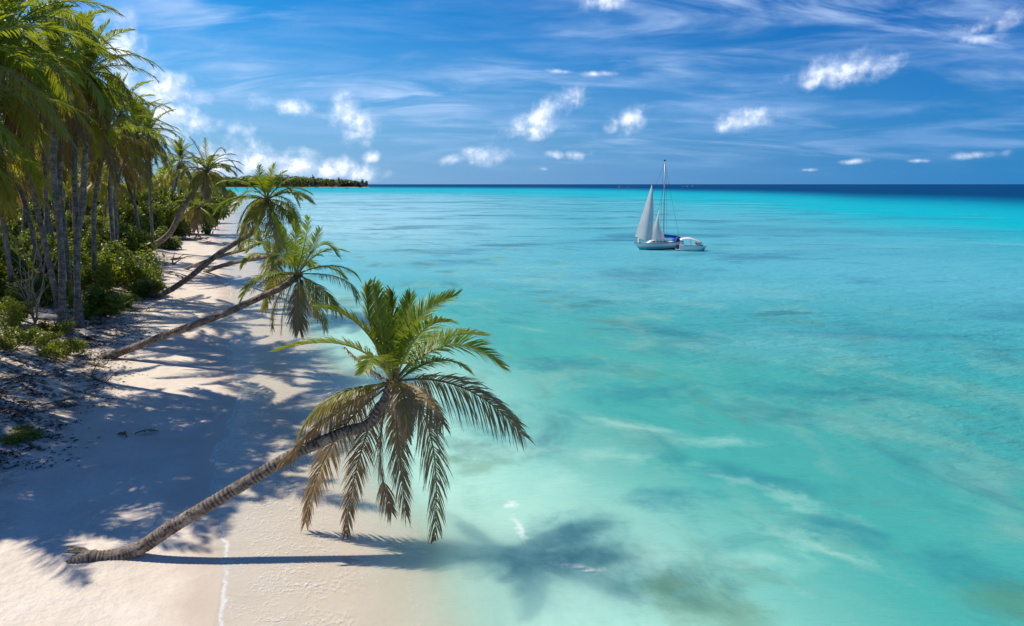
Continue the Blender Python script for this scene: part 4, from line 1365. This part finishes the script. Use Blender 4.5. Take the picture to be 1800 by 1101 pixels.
def log(u0, v0, u1, v1, zg, r, label, seed, mat='drift'):
    a, b = gp(u0, v0, zg), gp(u1, v1, zg)
    a.z += r * .5; b.z += r * .5
    branch_thing('driftwood_log', label, 'driftwood', a, [b], r, M[mat], seed, 'driftwood along the bank', 3)
log(150, 648, 215, 668, .8, .07, 'thin reddish stick lying on the littered sand near the second palm', 1)
log(150, 621, 190, 628, 1.0, .08, 'short brown stick at the foot of the second leaning palm', 2)
log(310, 418, 372, 412, .9, .28, 'dark fallen log on the far sand under the small bushy palm', 3)
log(330, 408, 365, 420, .9, .20, 'crooked dark branch across the far sand', 4)
log(285, 470, 345, 482, 1.0, .14, 'grey root lying along the bank by the third palm', 5, 'dead')
log(300, 448, 340, 440, 1.1, .14, 'brown branch on the littered bank below the far leaning palm', 6)
log(35, 752, 72, 768, .9, .10, 'dark rotten log beside the small green clump', 7)
log(250, 432, 305, 428, 1.3, .25, 'fallen trunk half buried in the bank at the tree line', 8)

def fallen_frond(u, v, zg, L, rot, label, seed, dry):
    rnd = random.Random(seed)
    p = gp(u, v, zg)
    cur = [Vector((L * t, .12 * L * t * t, .10 * math.sin(math.pi * t))) for t in np.linspace(0, 1, 10)]
    g = frond_geo(cur, rnd, 24, .32 * L, .04, .12, (35, 60), .0, dry, .2, .15, 0, .1, 2, .02)
    o = link('fallen_frond', frond_mesh_joined('fallen_frond', g, M['frond'], M['rib_dry']))
    o.location = p + Vector((0, 0, .05)); o.rotation_euler = (0, 0, rot)
    tag(o, label, 'palm frond', 'fronds fallen on the sand')
fallen_frond(236, 752, .5, .8, .3, 'small green frond lying on shaded open sand', 1, 0)
fallen_frond(222, 758, .5, .7, 2.4, 'small brown frond beside a green one on shaded sand', 2, .8)
fallen_frond(70, 700, .9, 2.0, .5, 'long dry frond on the weedy upper sand', 3, .85)

def litter():
    rng = np.random.default_rng(3)
    V = []; Fc = []
    n = 0
    while n < 14000:
        y = 22 + 45 * rng.random() ** 1.1
        s = rng.normal(9.3, 2.0)
        if s < 4.5 or s > 15: continue
        x = float(shore_x(y)) - s
        dens = mnoise.noise((x * .45, y * .45, 9)) * .5 + mnoise.noise((x * 1.3, y * 1.3, 4)) * .5
        if dens < rng.random() * .6 - .22: continue
        z = ground_z(x, y) + .012
        a = rng.random() * 6.28; L = rng.uniform(.03, .12); wd = L * rng.uniform(.15, .5); h = rng.uniform(.0, .05)
        ca, sa = math.cos(a), math.sin(a)
        o = len(V)
        for (p, q, r) in ((-L, 0, 0), (0, -wd, h), (L, 0, h * .5), (0, wd, h)):
            V.append((x + p * ca - q * sa, y + p * sa + q * ca, z + r))
        Fc.append((o, o + 1, o + 2, o + 3))
        n += 1
    o = link('leaf_litter', mesh('leaf_litter', V, Fc, [M['litter']]))
    tag(o, 'dark dry weed and leaf scraps strewn over the upper beach', 'leaf litter', None, 'stuff')
litter()

# ------------------------------------------------------------------ far headland
def headland():
    D = 2050.0
    us = np.linspace(240, 648, 90)
    V = []; Fc = []
    def top(u): return 5 + 0.5 * math.sin(u * .05)
    rows = []
    for u in us:
        y0 = D + (40 if u > 630 else 0) - 14 * math.sin((u - 240) * .013) * 10
        rows.append((at_y(u, 329, y0).x, y0))
    for (x, y0) in rows:
        for (dy, z) in ((-10, -.6), (-5, .6), (8, 3), (120, 6), (400, 6), (640, -1)):
            V.append((x + dy * -.35, y0 + dy, z))
    k = 6
    for i in range(len(rows) - 1):
        for j in range(k - 1):
            a = i * k + j
            Fc.append((a, a + 1, a + k + 1, a + k))
    mi = []
    for i in range(len(rows) - 1):
        mi += [1, 0, 0, 0, 0]
    o = link('headland', mesh('headland', V, Fc, [M['headland'], M['farsand']], True, None, mi))
    o['kind'] = 'structure'; o['label'] = 'low wooded headland across the bay with a thin sand edge'
    rng = np.random.default_rng(11)
    Vs = []; Fs = []; Ts = []; Ds = []; off = 0
    for i in range(1500):
        q = rng.random() ** .9
        u = 245 + (645 - 245) * rng.random()
        ix = int((u - 240) / 408 * 89)
        x, y0 = rows[ix]
        dy = 10 + 260 * q * (.12 if u > 600 else 1)
        hpx = np.interp(u, [240, 420, 470, 520, 560, 600, 628, 640], [20, 17, 19, 19, 17, 14, 11, 8])
        h = hpx / F * D * rng.uniform(.62, 1.10) * (1 + .08 * q)
        r = rng.uniform(4.5, 8.5)
        n = 46
        lumps = [(0, 0, h * .70, r, r, h * .30), (rng.uniform(-3, 3), rng.uniform(-3, 3), h * .42, r * 1.1, r * 1.1, h * .36)]
        Vv, Ff, t, d = leaf_cloud(rng, lumps, n, 2.4, .7)
        Vv = Vv + np.array([x + rng.uniform(-4, 4) - .35 * dy, y0 + dy, 2])
        Vs.append(Vv); Fs.append(Ff + off); off += len(Vv)
        Ts.append(np.clip(t * .6 + rng.normal(.1, .25), 0, 1)); Ds.append(d * .5)
    me = cloud_mesh('distant_wood', np.vstack(Vs), np.vstack(Fs), np.concatenate(Ts), np.concatenate(Ds), M['leaf_far'])
    o = link('distant_wood', me)
    tag(o, 'dense green wood covering the headland across the bay', 'wood', None, 'stuff')
    # trees that stand clear of the wood
    for (u, vt, lab) in ((641, 317, 'lone dark tree at the very tip of the headland'), (634, 313, 'dark tree leaning out beside the tip of the headland'),
                         (547, 305, 'tallest tree sticking out of the headland wood'), (592, 309, 'round topped tree above the falling ridge of the headland')):
        p = at_y(u, 328, D - 5)
        h = (328 - vt) / F * D
        t = thing('distant_tree', lab, 'tree', (p.x, D + 20, 1), 'trees standing clear on the headland')
        mb = MB(); mb.tube([(0, 0, 0), (.5, 0, h * .7)], [.9, .5], 6); mb.build('trunk', M['bark_far'], t).data.attributes.new('ring', 'FLOAT', 'POINT')
        Vv, Ff, tt, dd = leaf_cloud(rng, [(0, 0, h * .72, 5.2, 5.2, h * .26), (1, 0, h * .45, 4.5, 4.5, h * .2)], 170, 1.7, .7)
        link('crown', cloud_mesh('crown', Vv, Ff, tt * .4, dd * 0, M['leaf_far']), t)
headland()

# ------------------------------------------------------------------ boats
def hull_sections(L, B, H, draft, n=14, bow_rake=.12, transom=.75, sheer=.12):
    secs = []
    for i in range(n):
        t = i / (n - 1)                      # 0 stern .. 1 bow
        x = -L / 2 + L * t
        w_ = B / 2 * (transom + (1 - transom) * math.sin(min(1, t / .45) * math.pi / 2)) if t < .45 else B / 2 * (1 - ((t - .45) / .55) ** 2.1) + .015
        zt = H * (1 + sheer * 4 * (t - .45) ** 2)
        zb = -draft * (1 - max(0, (t - .6) / .4) ** 2)
        xk = x - L * bow_rake * max(0, (t - .75) / .25) ** 1.5
        secs.append([Vector((x, -w_, zt)), Vector((x * .5 + xk * .5, -w_ * .96, zt * .5)), Vector((xk, -w_ * .86, 0)), Vector((xk, 0, zb)),
                     Vector((xk, w_ * .86, 0)), Vector((x * .5 + xk * .5, w_ * .96, zt * .5)), Vector((x, w_, zt))])
    return secs
def sailboat():
    base = on_z(1156, 438)
    D = base.y
    s = D / F / cp                           # metres per photo pixel at the boat
    head = math.pi + R(14)                   # bow to the left
    root = thing('sailboat', 'white sailboat with two grey sails set and a blue boom cover', 'sailboat', (base.x, base.y, 0), None, head)
    root.rotation_euler = (0, R(1.6), head)
    L = 85 * s / math.cos(R(14)); B = 2.5; H = 1.02
    secs = hull_sections(L, B, H, .6)
    up = MB(); up.loft([[q for q in [sc[0], sc[1], sc[2]]] for sc in secs], close=False)
    up.loft([[q for q in [sc[4], sc[5], sc[6]]] for sc in secs], close=False)
    st = secs[0]; up.add([st[0], st[1], st[2], st[4], st[5], st[6]], [(0, 1, 2, 3, 4, 5)])
    up.build('hull', M['white'], root, True)
    def strip(k0, f0, f1, mat, name, o_=.012):
        mb = MB()
        for side in (0, 1):
            row = []
            for sc in secs:
                a, b = (sc[1], sc[2]) if side == 0 else (sc[5], sc[4])
                out_ = Vector((0, -o_ if side == 0 else o_, 0))
                row.append([b.lerp(a, f0) + out_, b.lerp(a, f1) + out_])
            mb.loft(row, close=False)
        mb.build(name, mat, root, True)
    strip(0, .02, 1.0, M['hull_bounce'], 'bounce_band')  # water's reflected tint painted on the lower white topsides
    strip(0, -.12, .30, M['boot'], 'boot_stripe', .02)
    lo = MB(); lo.loft([[sc[2], sc[3], sc[4]] for sc in secs], close=False); lo.build('keel', M['boot'], root, True)
    dk = MB(); dk.loft([[sc[0] + Vector((0, 0, -.03)), sc[6] + Vector((0, 0, -.03))] for sc in secs], close=False); dk.build('deck', M['offwhite'], root)
    rl = MB()
    for k in (0, 6): rl.tube([sc[k] for sc in secs], .035, 5)
    rl.build('toe_rail', M['dark'], root)
    # local x: +x = bow. photo pixel u to local x
    def lx(u): return -(u - 1156) * s / math.cos(R(14))
    def lz(v): return (438 - v) * s
    # cabin
    cb = MB()
    cs = []
    for (u, hw, h) in ((1172, .62, .30), (1165, .72, .42), (1150, .70, .42), (1143, .58, .34), (1137, .40, .05)):
        x = lx(u); cs.append([Vector((x, -hw, H - .05)), Vector((x, -hw * .88, H + h)), Vector((x, hw * .88, H + h)), Vector((x, hw, H - .05))])
    cb.loft(cs); cab = cb.build('cabin', M['white'], root)
    for side in (-1, 1):
        for u in (1146, 1152, 1158, 1164):
            wb = MB(); wb.box((lx(u), side * .70, H + .20), (.34, .03, .14)); wb.build('window', M['glass'], cab)
    # mast with spreaders
    mx = lx(1166.5)
    ms = MB(); ms.tube([(mx, 0, H - .1), (mx, 0, lz(360)), (mx - .02, 0, lz(289))], [.10, .095, .06], 8); mast = ms.build('mast', M['mast'], root, True)
    for v in (352, 375, 313):
        sb = MB(); sb.tube([(mx, -.85 if v > 330 else -.5, lz(v) + .05), (mx, 0, lz(v)), (mx, .85 if v > 330 else .5, lz(v) + .05)], .03, 5); sb.build('spreader', M['mast'], mast)
    hb = MB(); hb.box((mx, 0, lz(288.5)), (.28, .12, .16)); hb.build('masthead', M['dark'], mast)
    # boom and blue cover
    bm = MB(); bm.tube([(mx, 0, lz(417)), (lx(1193), 0, lz(418.5))], .05, 6); boom = bm.build('boom', M['mast'], root)
    cv = MB(); P = [(lx(1167), 0, lz(416)), (lx(1172), 0, lz(416.5)), (lx(1182), 0, lz(417.5)), (lx(1193), 0, lz(418.5))]
    cv.tube(P, [.30, .26, .22, .14], 10); cv.build('sail_cover', M['blue'], root, True)
    # sails
    def sail(name, head_, tack, clew, belly, mat, roach=0.0, n=16, m=10):
        head_, tack, clew = Vector(head_), Vector(tack), Vector(clew)
        mb = MB(); rows = []
        for i in range(n):
            t = i / (n - 1)
            a = tack.lerp(head_, t); b = clew.lerp(head_, t)
            row = []
            for j in range(m):
                q = j / (m - 1)
                p = a.lerp(b, q)
                p = p + Vector((0, belly * math.sin(math.pi * q) * (1 - t) ** .7 * (1 if t < 1 else 0), 0)) + Vector((0, 0, -.35 * math.sin(math.pi * q) * max(0, 1 - 3 * t))) 
                p += (clew - tack).normalized() * roach * math.sin(math.pi * t) * q
                row.append(p)
            rows.append(row)
        mb.loft(rows, close=False)
        o = mb.build(name, mat, root, True)
        sd = MB()
        for t in (.2, .4, .6, .8):
            i = int(t * (n - 1))
            sd.tube([r_ + Vector((0, .01, 0)) for r_ in rows[i]], .008, 3, cap=False)
        sd.build('seam', M['offwhite'], o)
        return o
    # large headsail: leech bowed to the right, foot at the left
    sail('jib', (lx(1143.5), .15, lz(327)), (lx(1115.5), -.1, lz(414.5)), (lx(1141.5), .9, lz(418.5)), .95, M['sail'], .25)
    sail('staysail', (lx(1158.5), .1, lz(366)), (lx(1142), -.05, lz(419)), (lx(1167), .55, lz(421.5)), .55, M['sail'], -.55)
    # rigging
    rg = MB()
    for a, b in (((mx, 0, lz(291)), (lx(1115), 0, lz(425))), ((mx, 0, lz(330)), (lx(1143), 0, lz(424))), ((mx, 0, lz(291)), (lx(1196), 0, H + .2)),
                 ((mx, -.85, lz(352)), (mx, -1.15, H)), ((mx, .85, lz(352)), (mx, 1.15, H)), ((mx, -.5, lz(313)), (mx, -.85, lz(352))), ((mx, .5, lz(313)), (mx, .85, lz(352))), ((mx, 0, lz(291)), (mx, .5, lz(313))), ((mx, 0, lz(291)), (mx, -.5, lz(313)))):
        rg.tube([a, b], .016, 4, cap=False)
    rg.build('rigging', M['dark'], root)
    # pulpit and stanchions with lifelines
    gr = MB()
    us = (1119, 1124, 1132, 1140, 1150, 1160, 1170, 1180, 1190)
    for side in (-1, 1):
        pts = []
        for u in us:
            x = lx(u); i = min(range(len(secs)), key=lambda k: abs(secs[k][0].x - x)); y = abs(secs[i][0].y) * side * .94
            gr.tube([(x, y, H), (x, y, H + .55)], .02, 4); pts.append((x, y, H + .55))
        gr.tube(pts, .012, 4)
    gr.build('guard_rail', M['mast'], root)
    fr = MB(); fr.box((lx(1122), 0, H + .42), (.22, .5, .72)); fr.build('furled_dinghy_sail', M['offwhite'], root)
    # sprayhood, helmsman gear at the stern
    sh = MB()
    secs2 = []
    for a in np.linspace(0, math.pi, 9):
        secs2.append([Vector((lx(1191) + .55 * math.cos(a) , y, H + .05 + .75 * math.sin(a))) for y in (-.75, .75)])
    sh.loft(secs2, close=False); sh.build('sprayhood', M['blue'], root, True)
    cc = MB()
    for (u, y, z, r) in ((1190, .5, .35, .30), (1193, -.35, .30, .28), (1195, .2, .15, .3)):
        c0 = Vector((lx(u), y, H + z))
        cc.loft([[c0 + Vector((r * .5 * math.cos(a) * k, r * .5 * math.sin(a) * k, h)) for a in np.linspace(0, 6.283, 8)[:-1]] for k, h in ((.7, -.3), (1, -.1), (.9, .12), (.4, .28))])
    cc.build('cockpit_gear', M['violet'], root, True)
    wc = MB(); wc.tube([(lx(1154), -.0, lz(366)), (lx(1157), 0, lz(366.5))], .05, 5); wc.build('wind_vane', M['white'], root)
sailboat()

def motor_launch():
    base = on_z(1218, 441)
    s = base.y / F / cp
    head = R(-10)
    root = thing('motorboat', 'white motorboat with an arched roof moored behind the sailboat', 'motorboat', (base.x, base.y, 0), None, head)
    L = 46 * s; B = 2.3; H = .78
    secs = hull_sections(L, B, H, .3, 12, .10, .85, .18)
    hb = MB(); hb.loft([[sc[0], sc[1], sc[2], sc[3], sc[4], sc[5], sc[6]] for sc in secs], close=False)
    st = secs[0]; hb.add(st, [tuple(range(7))]); hb.build('hull', M['white'], root, True)
    band = MB()
    for side in (0, 1):
        row = []
        for sc in secs[3:]:
            a, b = (sc[0], sc[2]) if side == 0 else (sc[6], sc[4])
            o_ = Vector((0, -.012 if side == 0 else .012, 0))
            row.append([b.lerp(a, .02) + o_, b.lerp(a, .62) + o_])
        band.loft(row, close=False)
    band.build('bounce_band', M['hull_bounce'], root, True)  # sea bounce painted as colour along the launch's white sides
    dk = MB(); dk.loft([[sc[0] + Vector((0, 0, -.04)), sc[6] + Vector((0, 0, -.04))] for sc in secs], close=False); dk.build('deck', M['offwhite'], root)
    # arched roof sweeping down to the bow
    rf = MB(); rs = []
    for t in np.linspace(0, 1, 12):
        x = -L * .50 + L * .80 * t
        z = H + .42 + .98 * math.sin(math.pi * min(1, .30 + .62 * t)) - .1
        hw = B * .46 * (1 - .25 * t ** 3)
        rs.append([Vector((x, hw * k, z - .22 * k * k)) for k in (-1, -.6, 0, .6, 1)] + [Vector((x, hw * k, z - .07 - .22 * k * k)) for k in (1, .6, 0, -.6, -1)])
    rf.loft(rs); rf.build('roof', M['white'], root, True)
    for side in (-1, 1):
        for t in (.06, .5, .85):
            x = -L * .5 + L * .80 * t
            pb = MB(); pb.tube([(x, side * B * .42, H - .05), (x, side * B * .42, H + .42 + .98 * math.sin(math.pi * (.30 + .62 * t)) - .32)], .04, 6); pb.build('roof_post', M['white'], root)
    ws = MB(); x = L * .22
    ws.loft([[Vector((x + .5, -.85, H)), Vector((x + .1, -.75, H + .62)), Vector((x + .06, -.75, H + .62)), Vector((x + .46, -.85, H))],
             [Vector((x + .5, .85, H)), Vector((x + .1, .75, H + .62)), Vector((x + .06, .75, H + .62)), Vector((x + .46, .85, H))]])
    ws.build('windscreen', M['glass'], root)
    tr = MB(); tr.box((L * .16, -B * .45, H + .32), (.7, .05, .16)); tr.box((L * .16, B * .45, H + .32), (.7, .05, .16)); tr.build('red_stripe', M['red'], root)
    pl = MB(); pl.box((-L * .52, 0, .16), (.9, B * .8, .10)); pl.build('swim_platform', M['white'], root)
    en = MB(); en.box((-L * .56, 0, .55), (.42, .42, .62)); en.build('outboard_motor', M['dark'], root)
motor_launch()

def far_boat(label, u, v, width_px, seed, name='motorboat', cat='boat', mast=False, roofcol='white', group='small boats far off', head=0.0):
    p = on_z(u, v)
    s = p.y / F / cp
    L = width_px * s
    root = thing(name, label, cat, (p.x, p.y, 0), group, head)
    secs = hull_sections(L, L * .3, L * .11, L * .04, 8, .1, .85, .2)
    hb = MB(); hb.loft(secs, close=False); hb.add(secs[0], [tuple(range(7))]); hb.build('hull', M['white'], root)
    cb = MB(); cb.loft([[Vector((x, -L * hw, L * .10)), Vector((x, -L * hw * .85, L * h)), Vector((x, L * hw * .85, L * h)), Vector((x, L * hw, L * .10))] for (x, hw, h) in ((-.38 * L, .11, .20), (-.1 * L, .12, .24), (.12 * L, .11, .23), (.25 * L, .08, .12))])
    cab = cb.build('cabin', M['white'], root)
    wb = MB(); wb.box((-.1 * L, 0, L * .18), (.34 * L, L * .245, L * .035)); wb.build('window_band', M['glass'], cab)
    rb = MB(); rb.box((-.12 * L, 0, L * .262), (.5 * L, L * .25, L * .03)); rb.build('roof', M[roofcol], root)
    if mast:
        mb = MB(); mb.tube([(0, 0, L * .1), (0, 0, L * .75)], L * .012, 5); mb.build('mast', M['mast'], root)
far_boat('white cruiser on the horizon left of the sailboat', 1092, 330.0, 9, 1)
far_boat('small white boat trailing the cruiser on the horizon', 1106, 330.0, 5, 2)
far_boat('tiny masted boat in the middle of the row on the horizon right of the sailboat', 1210, 328.6, 6, 3, mast=True)
far_boat('tiny white boat at the left end of the row right of the sailboat', 1202, 328.6, 5, 4)
far_boat('tiny white boat at the right end of the row right of the sailboat', 1219, 328.4, 5, 5)
far_boat('white boat with blue roof off the tip of the headland', 610, 332.0, 7, 6, roofcol='blue')
far_boat('dark roofed boat moored off the headland beach', 585, 330.5, 6, 7, roofcol='dark')
far_boat('boat with blue roof moored in the middle of the headland beach', 557, 330.5, 6, 8, roofcol='blue')
far_boat('pale boat moored off the near end of the headland beach', 526, 330.2, 6, 9)
far_boat('lone tiny boat out beyond the headland tip', 694, 330.0, 3, 10)
